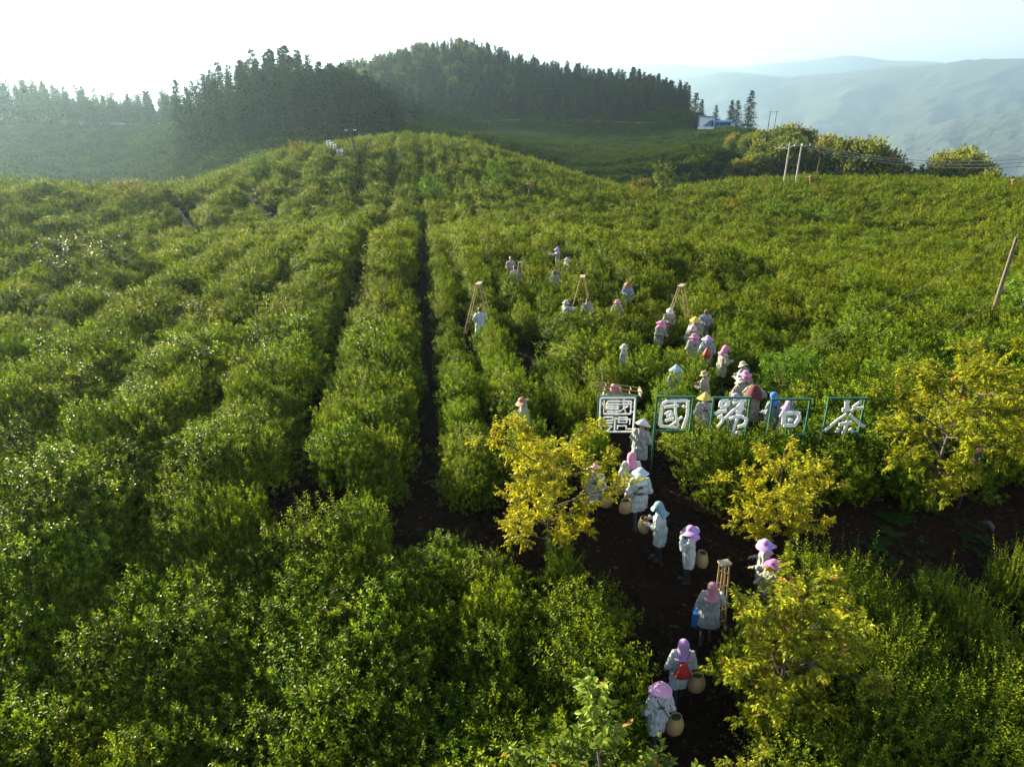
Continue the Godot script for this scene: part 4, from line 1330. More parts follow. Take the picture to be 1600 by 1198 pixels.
# ---------------------------------------------------------------- people
func nets(mb: MB, caps: Array, cell: float, k: float, paint: Callable, cut := -99.0, fold := 0.0):
	# one closed surface round tapered capsules [a, b, radius at a, radius at b], smoothly joined
	var lo := Vector3.ONE * 99.0
	var hi := Vector3.ONE * -99.0
	for c in caps:
		var r: float = maxf(c[2], c[3]) + cell * 3.0
		lo = lo.min((c[0] as Vector3).min(c[1]) - Vector3.ONE * r)
		hi = hi.max((c[0] as Vector3).max(c[1]) + Vector3.ONE * r)
	var nx := int((hi.x - lo.x) / cell) + 2
	var ny := int((hi.y - lo.y) / cell) + 2
	var nz := int((hi.z - lo.z) / cell) + 2
	var f := PackedFloat32Array()
	f.resize(nx * ny * nz)
	f.fill(1.0)
	var sy := nx
	var sz := nx * ny
	for c in caps:
		var a: Vector3 = c[0]
		var b: Vector3 = c[1]
		var ra: float = c[2]
		var rb: float = c[3]
		var ba := b - a
		var bb := maxf(ba.length_squared(), 1e-8)
		var g := Vector3.ONE * (maxf(ra, rb) + cell * 2.5 + k)
		var p0 := ((a.min(b) - g - lo) / cell).floor().max(Vector3.ZERO)
		var p1 := ((a.max(b) + g - lo) / cell).ceil().min(Vector3(nx - 1, ny - 1, nz - 1))
		for z in range(int(p0.z), int(p1.z) + 1):
			for y in range(int(p0.y), int(p1.y) + 1):
				var n := z * sz + y * sy + int(p0.x)
				for x in range(int(p0.x), int(p1.x) + 1):
					var p := lo + Vector3(x, y, z) * cell - a
					var t := clampf(p.dot(ba) / bb, 0.0, 1.0)
					var d := (p - ba * t).length() - lerpf(ra, rb, t)
					var e := f[n]
					var h := maxf(k - absf(d - e), 0.0) / k
					f[n] = minf(d, e) - h * h * k * 0.25
					n += 1
	var no := FastNoiseLite.new()
	no.seed = 9
	no.frequency = 1.0
	if fold > 0.0 or cut > -90.0:
		for z in nz:
			for y in ny:
				for x in nx:
					var n := z * sz + y * sy + x
					if absf(f[n]) < 0.08:
						var p := lo + Vector3(x, y, z) * cell
						if fold > 0.0:
							f[n] += no.get_noise_3d(p.x * 11.0, p.y * 4.5, p.z * 11.0) * fold
					f[n] = maxf(f[n], cut - (lo.y + y * cell))
	var idx := PackedInt32Array()
	idx.resize(f.size())
	idx.fill(-1)
	var offs := [0, 1, sy, sy + 1, sz, sz + 1, sz + sy, sz + sy + 1]
	var edges := [[0, 1], [2, 3], [4, 5], [6, 7], [0, 2], [1, 3], [4, 6], [5, 7], [0, 4], [1, 5], [2, 6], [3, 7]]
	var corner := [Vector3(0, 0, 0), Vector3(1, 0, 0), Vector3(0, 1, 0), Vector3(1, 1, 0), Vector3(0, 0, 1), Vector3(1, 0, 1), Vector3(0, 1, 1), Vector3(1, 1, 1)]
	var near := cell * 2.6
	var cells := []
	for z in nz - 1:
		for y in ny - 1:
			for x in nx - 1:
				var n := z * sz + y * sy + x
				if absf(f[n]) > near:
					continue
				var neg := 0
				for o in offs:
					if f[n + o] < 0.0:
						neg += 1
				if neg == 0 or neg == 8:
					continue
				var m := Vector3.ZERO
				var cnt := 0
				for e in edges:
					var u: float = f[n + offs[e[0]]]
					var w: float = f[n + offs[e[1]]]
					if (u < 0.0) != (w < 0.0):
						m += (corner[e[0]] as Vector3).lerp(corner[e[1]], u / (u - w))
						cnt += 1
				m /= cnt
				var gx: float = f[n + 1] - f[n] + f[n + sy + 1] - f[n + sy] + f[n + sz + 1] - f[n + sz] + f[n + sz + sy + 1] - f[n + sz + sy]
				var gy: float = f[n + sy] - f[n] + f[n + sy + 1] - f[n + 1] + f[n + sz + sy] - f[n + sz] + f[n + sz + sy + 1] - f[n + sz + 1]
				var gz: float = f[n + sz] - f[n] + f[n + sz + 1] - f[n + 1] + f[n + sz + sy] - f[n + sy] + f[n + sz + sy + 1] - f[n + sy + 1]
				var p := lo + (Vector3(x, y, z) + m) * cell
				mb.col = paint.call(p)
				idx[n] = mb.vert(p, Vector3(gx, gy, gz).normalized())
				cells.append(n)
	for n in cells:
		var inside: bool = f[n] < 0.0
		for ax in 3:
			var st: int = [1, sy, sz][ax]
			if (f[n + st] < 0.0) == inside:
				continue
			var s1: int = [sy, sz, 1][ax]
			var s2: int = [sz, 1, sy][ax]
			var q0: int = n - s1 - s2
			var q1: int = n - s2
			var q3: int = n - s1
			if q0 < 0 or idx[q0] < 0 or idx[q1] < 0 or idx[q3] < 0:
				continue
			var a := idx[q0]
			var b := idx[q1]
			var c := idx[n]
			var d := idx[q3]
			if inside:
				mb.ix.append_array(PackedInt32Array([a, c, b, a, d, c]))
			else:
				mb.ix.append_array(PackedInt32Array([a, b, c, a, c, d]))

func append_mb(to: MB, src: MB, t: Transform3D, flip := false):
	var k := to.v.size()
	for i in src.v.size():
		to.v.append(t * src.v[i])
		to.n.append((t.basis * src.n[i]).normalized())
		to.c.append(src.c[i])
	for i in range(0, src.ix.size(), 3):
		to.ix.append(k + src.ix[i])
		to.ix.append(k + src.ix[i + (2 if flip else 1)])
		to.ix.append(k + src.ix[i + (1 if flip else 2)])

const SKIN := Color(0.30, 0.165, 0.10)
var head_mb: MB
var hand_mbs := []
var poses := {}

func make_head():
	head_mb = MB.new()
	var v := func(x, y, z): return Vector3(x, y, z)
	var caps := [[Vector3(0, 0.025, 0.02), Vector3(0, 0.03, -0.02), 0.080, 0.076], [Vector3(0, 0.005, -0.04), Vector3(0, -0.035, -0.04), 0.056, 0.05], [Vector3(-0.035, -0.055, -0.015), Vector3(0, -0.09, -0.062), 0.026, 0.018], [Vector3(0.035, -0.055, -0.015), Vector3(0, -0.09, -0.062), 0.026, 0.018],
		[Vector3(0, 0.0, -0.094), Vector3(0, -0.03, -0.11), 0.008, 0.013], [Vector3(-0.079, 0.0, 0.012), Vector3(-0.08, -0.03, 0.006), 0.013, 0.009], [Vector3(0.079, 0.0, 0.012), Vector3(0.08, -0.03, 0.006), 0.013, 0.009], [Vector3(-0.016, -0.06, -0.086), Vector3(0.016, -0.06, -0.086), 0.009, 0.009],
		[Vector3(-0.04, 0.022, -0.085), Vector3(0.04, 0.022, -0.085), 0.010, 0.010], [Vector3(0, -0.06, 0.015), Vector3(0, -0.17, 0.02), 0.052, 0.055]]
	var face := func(p: Vector3) -> Color:
		if p.z < -0.07 and absf(absf(p.x) - 0.03) < 0.014 and absf(p.y - 0.0) < 0.007:
			return Color(0.02, 0.015, 0.012)
		if p.z < -0.07 and absf(absf(p.x) - 0.03) < 0.02 and absf(p.y - 0.026) < 0.006:
			return Color(0.03, 0.02, 0.016)
		if p.z < -0.075 and absf(p.x) < 0.024 and absf(p.y + 0.06) < 0.008:
			return Color(0.32, 0.10, 0.08)
		return SKIN
	nets(head_mb, caps, 0.0085, 0.02, face)
	for curl in [0.35, 0.95]:
		# a right hand along -z, palm down: wrist at the origin
		var h := MB.new()
		var hc := [[Vector3(0, 0, 0.03), Vector3(0, 0, -0.01), 0.022, 0.022], [Vector3(-0.02, 0, -0.01), Vector3(-0.026, 0, -0.075), 0.014, 0.012], [Vector3(0.0, 0, -0.01), Vector3(0.0, 0, -0.078), 0.015, 0.013], [Vector3(0.02, 0, -0.01), Vector3(0.026, 0, -0.07), 0.014, 0.012]]
		for i in 4:
			var p := Vector3([-0.029, -0.010, 0.010, 0.028][i], 0, -0.082)
			var long: float = [0.066, 0.074, 0.069, 0.054][i]
			var a: float = curl * 0.5
			for j in 3:
				var d := Vector3(0, -sin(a), -cos(a))
				var q: Vector3 = p + d * long * [0.45, 0.3, 0.25][j]
				hc.append([p, q, 0.0088 - j * 0.0006, 0.0083 - j * 0.0006])
				p = q
				a += curl
		var tp := Vector3(-0.026, -0.004, -0.018)
		for j in 2:
			var td: Vector3 = [Vector3(-0.75, -0.25, -0.6), Vector3(-0.35, -0.4 - curl * 0.3, -0.8)][j].normalized()
			hc.append([tp, tp + td * 0.036, 0.011 - j * 0.001, 0.010 - j * 0.001])
			tp += td * 0.036
		nets(h, hc, 0.0048, 0.006, func(_p): return SKIN)
		hand_mbs.append(h)

func make_pose(called: String, arms: Array, stride: float, hem: float, curl: int, tilt := 0.12, lean := 0.0):
	# arms: [left elbow, left wrist, right elbow, right wrist]; the figure stands 1.55 m and looks along -z
	var body := MB.new()
	var coat := MB.new()
	var up := func(p: Vector3) -> Vector3: return Vector3(p.x, p.y, p.z - lean * maxf(p.y - 0.85, 0.0))
	var neck: Vector3 = up.call(Vector3(0, 1.29, 0.015))
	var head: Vector3 = up.call(Vector3(0, 1.425, -0.01))
	var caps := []
	for s in [-1, 1]:
		var st: float = stride * s
		var hip := Vector3(0.085 * s, 0.82, 0)
		var knee := Vector3(0.095 * s, 0.44, -st * 0.13 - 0.02)
		var ankle := Vector3(0.095 * s, 0.075 + maxf(0.0, -st) * 0.04, -st * 0.24 + 0.02)
		caps.append([hip, knee, 0.088, 0.062])
		caps.append([knee, ankle, 0.06, 0.042])
		caps.append([ankle + Vector3(0, -0.03, 0.03), ankle + Vector3(0.015 * s, -0.042, -0.14), 0.042, 0.034])
		caps.append([up.call(Vector3(0.06 * s, 0.87, 0)), up.call(Vector3(0.055 * s, 1.0, 0)), 0.105, 0.095])
		caps.append([up.call(Vector3(0.055 * s, 1.0, 0)), up.call(Vector3(0.07 * s, 1.17, 0)), 0.095, 0.10])
		caps.append([up.call(Vector3(0.02 * s, 1.27, 0)), up.call(Vector3(0.145 * s, 1.245, 0.005)), 0.06, 0.055])
		var sh: Vector3 = up.call(Vector3(0.165 * s, 1.24, 0.005))
		var el: Vector3 = arms[0 if s < 0 else 2]
		var wr: Vector3 = arms[1 if s < 0 else 3]
		caps.append([sh, el, 0.050, 0.038])
		caps.append([el, wr, 0.038, 0.025])
	caps.append([neck, head + Vector3(0, -0.05, 0.02), 0.058, 0.05])
	var cloth := func(p: Vector3) -> Color:
		if p.y < 0.085:
			return Color(0.025, 0.025, 0.028) if p.y > 0.03 else Color(0.35, 0.34, 0.33)
		if p.y < 1.0 and absf(p.x) < 0.2:
			return Color(0.016, 0.017, 0.02)
		return SKIN
	nets(body, caps, 0.022, 0.035, cloth)
	append_mb(body, head_mb, Transform3D(Basis(Vector3.RIGHT, -tilt), head))
	for s in [-1, 1]:
		var el: Vector3 = arms[0 if s < 0 else 2]
		var wr: Vector3 = arms[1 if s < 0 else 3]
		var fw := (wr - el).normalized()
		var b := Basis.looking_at(fw, Vector3.UP if absf(fw.y) < 0.9 else Vector3(-s, 0, 0.2))
		append_mb(body, hand_mbs[curl], Transform3D(b * Basis.from_scale(Vector3(s, 1, 1)), wr), s < 0)
	# the loose coat over it
	var cc := []
	for s in [-1, 1]:
		var st: float = stride * s
		cc.append([up.call(Vector3(0.06 * s, 1.0, 0)), up.call(Vector3(0.075 * s, 1.17, 0)), 0.125, 0.122])
		cc.append([up.call(Vector3(0.02 * s, 1.275, 0.005)), up.call(Vector3(0.15 * s, 1.245, 0.005)), 0.075, 0.074])
		cc.append([up.call(Vector3(0.06 * s, 1.02, 0)), Vector3(0.085 * s, 0.80, 0.0), 0.122, 0.13])
		cc.append([Vector3(0.085 * s, 0.80, 0.0), Vector3(0.115 * s, hem - 0.1, -st * 0.08 + 0.01), 0.13, 0.125])
		cc.append([Vector3(0.02 * s, 0.80, 0.03), Vector3(0.03 * s, hem - 0.1, 0.05), 0.12, 0.12])
		var sh: Vector3 = up.call(Vector3(0.165 * s, 1.24, 0.005))
		var el: Vector3 = arms[0 if s < 0 else 2]
		var wr: Vector3 = arms[1 if s < 0 else 3]
		cc.append([sh, el, 0.074, 0.062])
		cc.append([el, wr - (wr - el).normalized() * 0.02, 0.062, 0.05])
	cc.append([up.call(Vector3(0, 1.28, 0.015)), up.call(Vector3(0, 1.325, 0.012)), 0.075, 0.068])
	nets(coat, cc, 0.022, 0.04, func(_p): return Color.WHITE, hem, 0.048)
	poses[called] = {"body": body.mesh(), "coat": coat.mesh(), "head": head, "tilt": tilt}

func people_spots():
	for p in crowd_list():
		people_at.append(Vector2(p[0], p[1]))

func crowd_list() -> Array:
	# x, z, turn, pose, size, coat, headgear, extras, label
	return [
		[2.35, -8.4, 8, "walk", 0.93, 1, "round pinkdots", "basketR", "lowest picker in a round pink and purple sun hat with basket at right hip"],
		[2.9, -9.25, -4, "walk", 0.95, 1, "hood lilacdots", "basketR redbag", "picker with red drawstring bag on the back, half hidden by a branch"],
		[3.7, -10.5, -20, "carry", 0.95, 0, "hood rosedots", "bluebag", "picker in a rose headscarf carrying a blue bag and an upright ladder"],
		[4.99, -11.5, 70, "stand", 0.95, 0, "brim lilac scarf", "", "picker in a wide lilac hat and purple face scarf, behind another"],
		[5.0, -11.05, 110, "stand", 0.92, 2, "brim magenta scarf", "", "picker in a magenta wide hat facing left above the foreground tree"],
		[3.61, -11.9, 78, "face", 0.93, 1, "brim lilac flap", "basketB", "picker in a lavender flapped hat raising hands to the face"],
		[3.12, -12.45, 62, "pick", 0.98, 1, "hood bluedots visor", "basketF", "picker in a teal flowered bonnet holding a basket in front"],
		[2.83, -13.5, 4, "walk", 1.04, 1, "hood skydots brimmed", "basketL belt", "picker in a pale blue bonnet with dark belt and red cuffs walking up"],
		[2.75, -14.2, 0, "stand", 1.0, 1, "hood pink", "basketL", "picker in a plain pink hood just below the seal sign"],
		[1.87, -13.8, -6, "stand", 1.0, 0, "round pinkdots", "basketR", "picker in a flowered hat beside the yellow tree"],
		[3.2, -15.6, -35, "pick", 1.0, 0, "cone white", "strap", "picker in a white conical hat right of the seal sign"],
		[5.16, -17.1, 0, "stand", 1.0, 0, "cone yellow", "strap", "picker in a yellow conical hat behind the hooked character sign"],
		[2.83, -17.9, 10, "pole", 1.0, 2, "hood rosedots", "", "picker in a rose flowered hood carrying a short ladder on the shoulder"],
		[5.99, -17.2, 0, "stand", 1.0, 0, "brim lilac", "", "picker in a pale lilac hat hidden behind the hooked character sign"],
		[6.67, -17.7, -30, "raise", 1.0, 2, "cloth maroon", "", "picker sheltering under a maroon jacket held over the head"],
		[7.06, -17.3, 30, "stand", 1.0, 1, "hood blue", "", "picker in a bright blue hood behind the small square character sign"],
		[7.3, -16.9, -60, "pick", 0.98, 0, "hood lilac visor", "", "picker in a lilac bonnet right beside the bright blue hood"],
		[6.52, -18.35, 20, "pick", 1.0, 2, "bucket white", "", "picker in a white bucket hat bending just behind the maroon jacket"],
		[6.88, -19.1, 5, "stand", 1.0, 2, "brim pink scarf", "strap", "picker in a pink brimmed hat and scarf between two white bucket hats"],
		[7.11, -19.9, 40, "pick", 1.0, 2, "bucket cream", "", "picker in a cream bucket hat, uppermost of the close group of three"],
		[5.77, -19.25, 50, "pick", 0.96, 2, "bucket tan", "", "picker in a tan hat deep in the bushes above the hooked character"],
		[4.89, -19.4, 0, "stand", 1.0, 1, "cone sky", "strap", "picker in a pale blue conical hat alone above the boxed character sign"],
		[6.83, -21.3, -80, "pick", 1.04, 2, "hood pink visor", "", "picker in a pink hood and long coat picking towards the right"],
		[6.63, -22.4, -15, "stand", 1.04, 2, "round lilac", "redbag", "picker with a bright red backpack in the upper queue"],
		[6.3, -22.95, 10, "stand", 1.0, 0, "brim pink scarf", "", "picker in a pink hat left of and behind the red backpack"],
		[6.53, -24.1, 170, "pick", 1.0, 0, "bucket palepink", "", "picker in a pale pink hat facing the camera below the open ladder"],
		[6.85, -25.0, 160, "stand", 0.98, 2, "cone yellow", "", "picker in a yellow conical hat right of the foot of the open ladder"],
		[7.5, -26.0, 175, "pick", 1.02, 0, "cap brown", "", "man in a brown cap right of the open ladder"],
		[6.15, -26.3, 190, "pick", 1.02, 2, "bucket white", "", "picker in a white hat left of the open ladder"],
		[5.47, -24.7, 215, "pick", 1.0, 0, "brim pink scarf", "", "picker in a pink hat and scarf with folded hands left of the open ladder"],
		[3.68, -21.7, 250, "stand", 1.0, 0, "bucket grey", "mask", "picker in a grey bucket hat wearing a light blue face mask"],
		[5.14, -30.3, 175, "pick", 1.0, 0, "brim rust", "", "picker in a rust-brown wide hat facing the camera, upper right of the crowd"],
		[4.3, -27.6, 10, "stand", 1.0, 2, "bucket pink", "", "picker in a pink bucket hat seen from behind, below the rust-brown hat"],
		[3.1, -27.75, 165, "stand", 1.0, 2, "hair", "", "bareheaded man standing behind the legs of the middle ladder"],
		[2.14, -27.4, -75, "reach", 1.02, 0, "bucket grey", "", "picker in a grey hat reaching out to hold the middle ladder"],
		[2.0, -32.0, 170, "pick", 1.0, 1, "bucket dark", "", "picker in a dark hat facing the camera near the top of the crowd"],
		[2.7, -34.2, -70, "stand", 1.0, 1, "brim palelilac", "", "picker in a pale lilac hat right below the maroon bag"],
		[2.4, -36.2, 80, "reach", 1.0, 1, "hood lilac visor", "maroonbag", "uppermost picker in a lilac hood with a maroon bag, reaching left"],
		[-0.06, -34.4, 200, "stand", 1.0, 2, "hair", "", "bareheaded man at the upper left of the crowd"],
		[0.15, -32.6, 20, "pick", 1.0, 1, "hair", "", "bareheaded picker with a short folded ladder on the back"],
		[-1.24, -26.1, 5, "pick", 1.02, 1, "hair", "", "bareheaded man with spread arms under the left ladder"],
		[0.34, -17.0, 80, "pick", 1.0, 1, "brim rosebrown", "", "lone picker in a rose-brown hat left of the signs, facing left"],
	]

func hat_material(c: String) -> StandardMaterial3D:
	if M.has("hat_" + c):
		return M["hat_" + c]
	var colors := {"pink": Color(0.55, 0.2, 0.36), "palepink": Color(0.62, 0.42, 0.47), "lilac": Color(0.42, 0.25, 0.56), "palelilac": Color(0.52, 0.46, 0.66), "magenta": Color(0.48, 0.11, 0.38), "white": Color(0.62, 0.62, 0.58), "cream": Color(0.52, 0.48, 0.36), "tan": Color(0.36, 0.27, 0.16), "yellow": Color(0.55, 0.44, 0.08), "sky": Color(0.32, 0.48, 0.58), "blue": Color(0.03, 0.19, 0.52), "maroon": Color(0.10, 0.014, 0.016), "brown": Color(0.12, 0.08, 0.05), "rust": Color(0.26, 0.11, 0.055), "grey": Color(0.4, 0.4, 0.42), "dark": Color(0.09, 0.09, 0.11), "rosebrown": Color(0.34, 0.14, 0.11)}
	var dots := {"pinkdots": [Color(0.5, 0.28, 0.5), Color(0.6, 0.14, 0.26), Color(0.66, 0.5, 0.62)], "lilacdots": [Color(0.38, 0.2, 0.45), Color(0.5, 0.3, 0.55), Color(0.25, 0.12, 0.3)], "rosedots": [Color(0.42, 0.16, 0.2), Color(0.5, 0.26, 0.3), Color(0.2, 0.08, 0.1)], "bluedots": [Color(0.07, 0.2, 0.26), Color(0.3, 0.46, 0.5), Color(0.05, 0.1, 0.14)], "skydots": [Color(0.42, 0.55, 0.58), Color(0.15, 0.28, 0.34), Color(0.62, 0.68, 0.68)]}
	var m: StandardMaterial3D
	if dots.has(c):
		var d: Array = dots[c]
		m = mat(Color(1, 1, 1), 0.8, {"albedo_texture": noise_tex(0.06, [[0.30, d[2].linear_to_srgb()], [0.42, d[0].linear_to_srgb()], [0.58, d[0].linear_to_srgb()], [0.66, d[1].linear_to_srgb()]], 256), "uv1_triplanar": true, "uv1_scale": Vector3(3.0, 3.0, 3.0)})
	else:
		var cc: Color = colors[c]
		m = mat(Color(1, 1, 1), 0.85, {"albedo_texture": noise_tex(0.03, [[0.2, (cc * 0.62).linear_to_srgb()], [0.5, (cc * 0.9).linear_to_srgb()], [0.85, (cc * 1.08).linear_to_srgb()]], 128), "uv1_triplanar": true, "uv1_scale": Vector3(4.0, 4.0, 4.0)})
	m.normal_enabled = true
	m.normal_scale = 1.2
	if not M.has("crease"):
		M.crease = noise_tex(0.035, [], 256, FastNoiseLite.TYPE_SIMPLEX_SMOOTH, true)
	m.normal_texture = M.crease
	m.rim_enabled = true
	m.rim = 0.3
	m.backlight_enabled = true
	m.backlight = srgb(0.25, 0.25, 0.25)
	M["hat_" + c] = m
	return m

func headgear(o: Node3D, spec: String, at: Vector3, tilt: float, seed_: int):
	var words := spec.split(" ")
	var piv := Transform3D(Basis(Vector3.RIGHT, -tilt), at)
	var put := func(called: String, mb: MB, m: Material):
		var p := part(called, mb.mesh(), m, o)
		p.transform = piv * Transform3D(Basis.from_scale(Vector3(1.02, 1.04, 1.02)), Vector3.ZERO)
	var ph := seed_ * 1.37
	var mb := MB.new()
	if words[0] == "hair":
		nets(mb, [[Vector3(0, 0.045, 0.03), Vector3(0, 0.052, -0.022), 0.083, 0.072], [Vector3(0, 0.0, 0.045), Vector3(0, -0.03, 0.05), 0.06, 0.045]], 0.011, 0.02, func(_p): return Color.WHITE)
		put.call("hair", mb, M.hair)
		return
	var m := hat_material(words[1])
	match words[0]:
		"brim":
			mb.lathe([Vector2(0, 0.135), Vector2(0.05, 0.13), Vector2(0.088, 0.105), Vector2(0.099, 0.055), Vector2(0.105, 0.04), Vector2(0.16, 0.022), Vector2(0.215, -0.012), Vector2(0.213, -0.018), Vector2(0.15, 0.01), Vector2(0.098, 0.03), Vector2(0.09, 0.08), Vector2(0, 0.12)], 24, Vector3.ZERO, Vector3(1, 1, 1), 0.11, ph)
		"round":
			mb.lathe([Vector2(0, 0.15), Vector2(0.06, 0.14), Vector2(0.098, 0.10), Vector2(0.112, 0.06), Vector2(0.17, 0.045), Vector2(0.225, 0.0), Vector2(0.222, -0.008), Vector2(0.16, 0.03), Vector2(0.1, 0.04), Vector2(0, 0.12)], 24, Vector3.ZERO, Vector3(1, 1, 1), 0.06, ph)
		"bucket":
			mb.lathe([Vector2(0, 0.13), Vector2(0.06, 0.127), Vector2(0.09, 0.11), Vector2(0.1, 0.05), Vector2(0.11, 0.035), Vector2(0.165, -0.005), Vector2(0.162, -0.012), Vector2(0.1, 0.02), Vector2(0, 0.11)], 22, Vector3.ZERO, Vector3(1, 1, 1), 0.09, ph)
		"cap":
			mb.lathe([Vector2(0, 0.125), Vector2(0.06, 0.12), Vector2(0.092, 0.09), Vector2(0.096, 0.04), Vector2(0.09, 0.04), Vector2(0, 0.1)], 20)
			mb.lathe([Vector2(0.092, 0.052), Vector2(0.165, 0.03), Vector2(0.163, 0.024), Vector2(0.09, 0.042)], 10, Vector3.ZERO, Vector3.ONE, 0.0, 0.0, -0.75, 0.75)
		"cone":
			mb.lathe([Vector2(0, 0.215), Vector2(0.02, 0.2), Vector2(0.12, 0.115), Vector2(0.235, 0.02), Vector2(0.23, 0.012), Vector2(0.11, 0.1), Vector2(0, 0.19)], 26, Vector3.ZERO, Vector3.ONE, 0.008, ph)
		"hood":
			mb.lathe([Vector2(0, 0.14), Vector2(0.06, 0.13), Vector2(0.1, 0.09), Vector2(0.112, 0.03), Vector2(0.104, 0.03), Vector2(0.09, 0.08), Vector2(0, 0.12)], 22, Vector3(0, 0, 0.01), Vector3.ONE, 0.05, ph)
			mb.lathe([Vector2(0.111, 0.034), Vector2(0.115, -0.02), Vector2(0.108, -0.08), Vector2(0.13, -0.14), Vector2(0.18, -0.205), Vector2(0.17, -0.21), Vector2(0.12, -0.14), Vector2(0.1, -0.08), Vector2(0.103, 0.03)], 22, Vector3(0, 0, 0.01), Vector3.ONE, 0.07, ph, 0.75, TAU - 0.75)
			if words.has("visor") or words.has("brimmed"):
				var wide := 1.15 if words.has("visor") else PI
				mb.lathe([Vector2(0.105, 0.06), Vector2(0.15, 0.045), Vector2(0.2, 0.01), Vector2(0.198, 0.004), Vector2(0.14, 0.035), Vector2(0.1, 0.05)], 20, Vector3(0, 0, 0.01), Vector3.ONE, 0.04, ph, -wide, wide)
		"cloth":
			mb.lathe([Vector2(0, 0.19), Vector2(0.07, 0.17), Vector2(0.14, 0.1), Vector2(0.2, -0.04), Vector2(0.25, -0.2), Vector2(0.24, -0.2), Vector2(0.13, 0.08), Vector2(0, 0.175)], 26, Vector3(0, 0, 0.02), Vector3(1.15, 1, 0.95), 0.12, ph)
	put.call("headscarf" if words[0] == "hood" else "jacket" if words[0] == "cloth" else "hat", mb, m)
	if words.has("scarf"):
		mb = MB.new()
		mb.lathe([Vector2(0.095, 0.02), Vector2(0.1, -0.05), Vector2(0.095, -0.09), Vector2(0.12, -0.14), Vector2(0.15, -0.19), Vector2(0.13, -0.2), Vector2(0.09, -0.1), Vector2(0.09, 0.01)], 20, Vector3(0, 0, 0.0), Vector3(1, 1, 1.1), 0.08, ph, 0.5, TAU - 0.5)
		put.call("scarf", mb, m)
	if words.has("flap"):
		mb = MB.new()
		mb.lathe([Vector2(0.105, 0.04), Vector2(0.13, -0.03), Vector2(0.15, -0.11), Vector2(0.19, -0.18), Vector2(0.18, -0.185), Vector2(0.12, -0.05), Vector2(0.1, 0.03)], 20, Vector3.ZERO, Vector3.ONE, 0.1, ph, 1.5, TAU - 1.5)
		put.call("neck_flap", mb, m)

func basket(owner: Node3D, label: String, at: Vector3, strap: Array):
	var o := thing("bamboo_basket", label, "basket", owner.transform * at, owner.rotation.y + 0.4, "picking baskets")
	var mb := MB.new()
	mb.lathe([Vector2(0.098, 0.30), Vector2(0.105, 0.27), Vector2(0.145, 0.2), Vector2(0.158, 0.12), Vector2(0.145, 0.03), Vector2(0.13, 0.0), Vector2(0, 0.0)], 24, Vector3.ZERO, Vector3(1, 1, 0.8), 0.02, 1.0)
	part("body", mb.mesh(), M.bamboo, o)
	mb = MB.new()
	var ring := []
	for i in 25:
		var a := TAU * i / 24.0
		ring.append(Vector3(cos(a) * 0.1, 0.3, sin(a) * 0.08))
	mb.tube(ring, [0.010], 6, false)
	part("rim", mb.mesh(), M.bamboo, o)
	mb = MB.new()
	mb.lathe([Vector2(0.0, 0.262), Vector2(0.096, 0.262), Vector2(0.09, 0.25)], 20, Vector3.ZERO, Vector3(1, 1, 0.8))
	part("leaf_load", mb.mesh(), M.picked, o)
	if strap.size():
		mb = MB.new()
		var inv := o.transform.affine_inverse() * owner.transform
		mb.tube(strap.map(func(p): return inv * p), [0.008], 5)
		part("strap", mb.mesh(), M.dark_cloth, o)

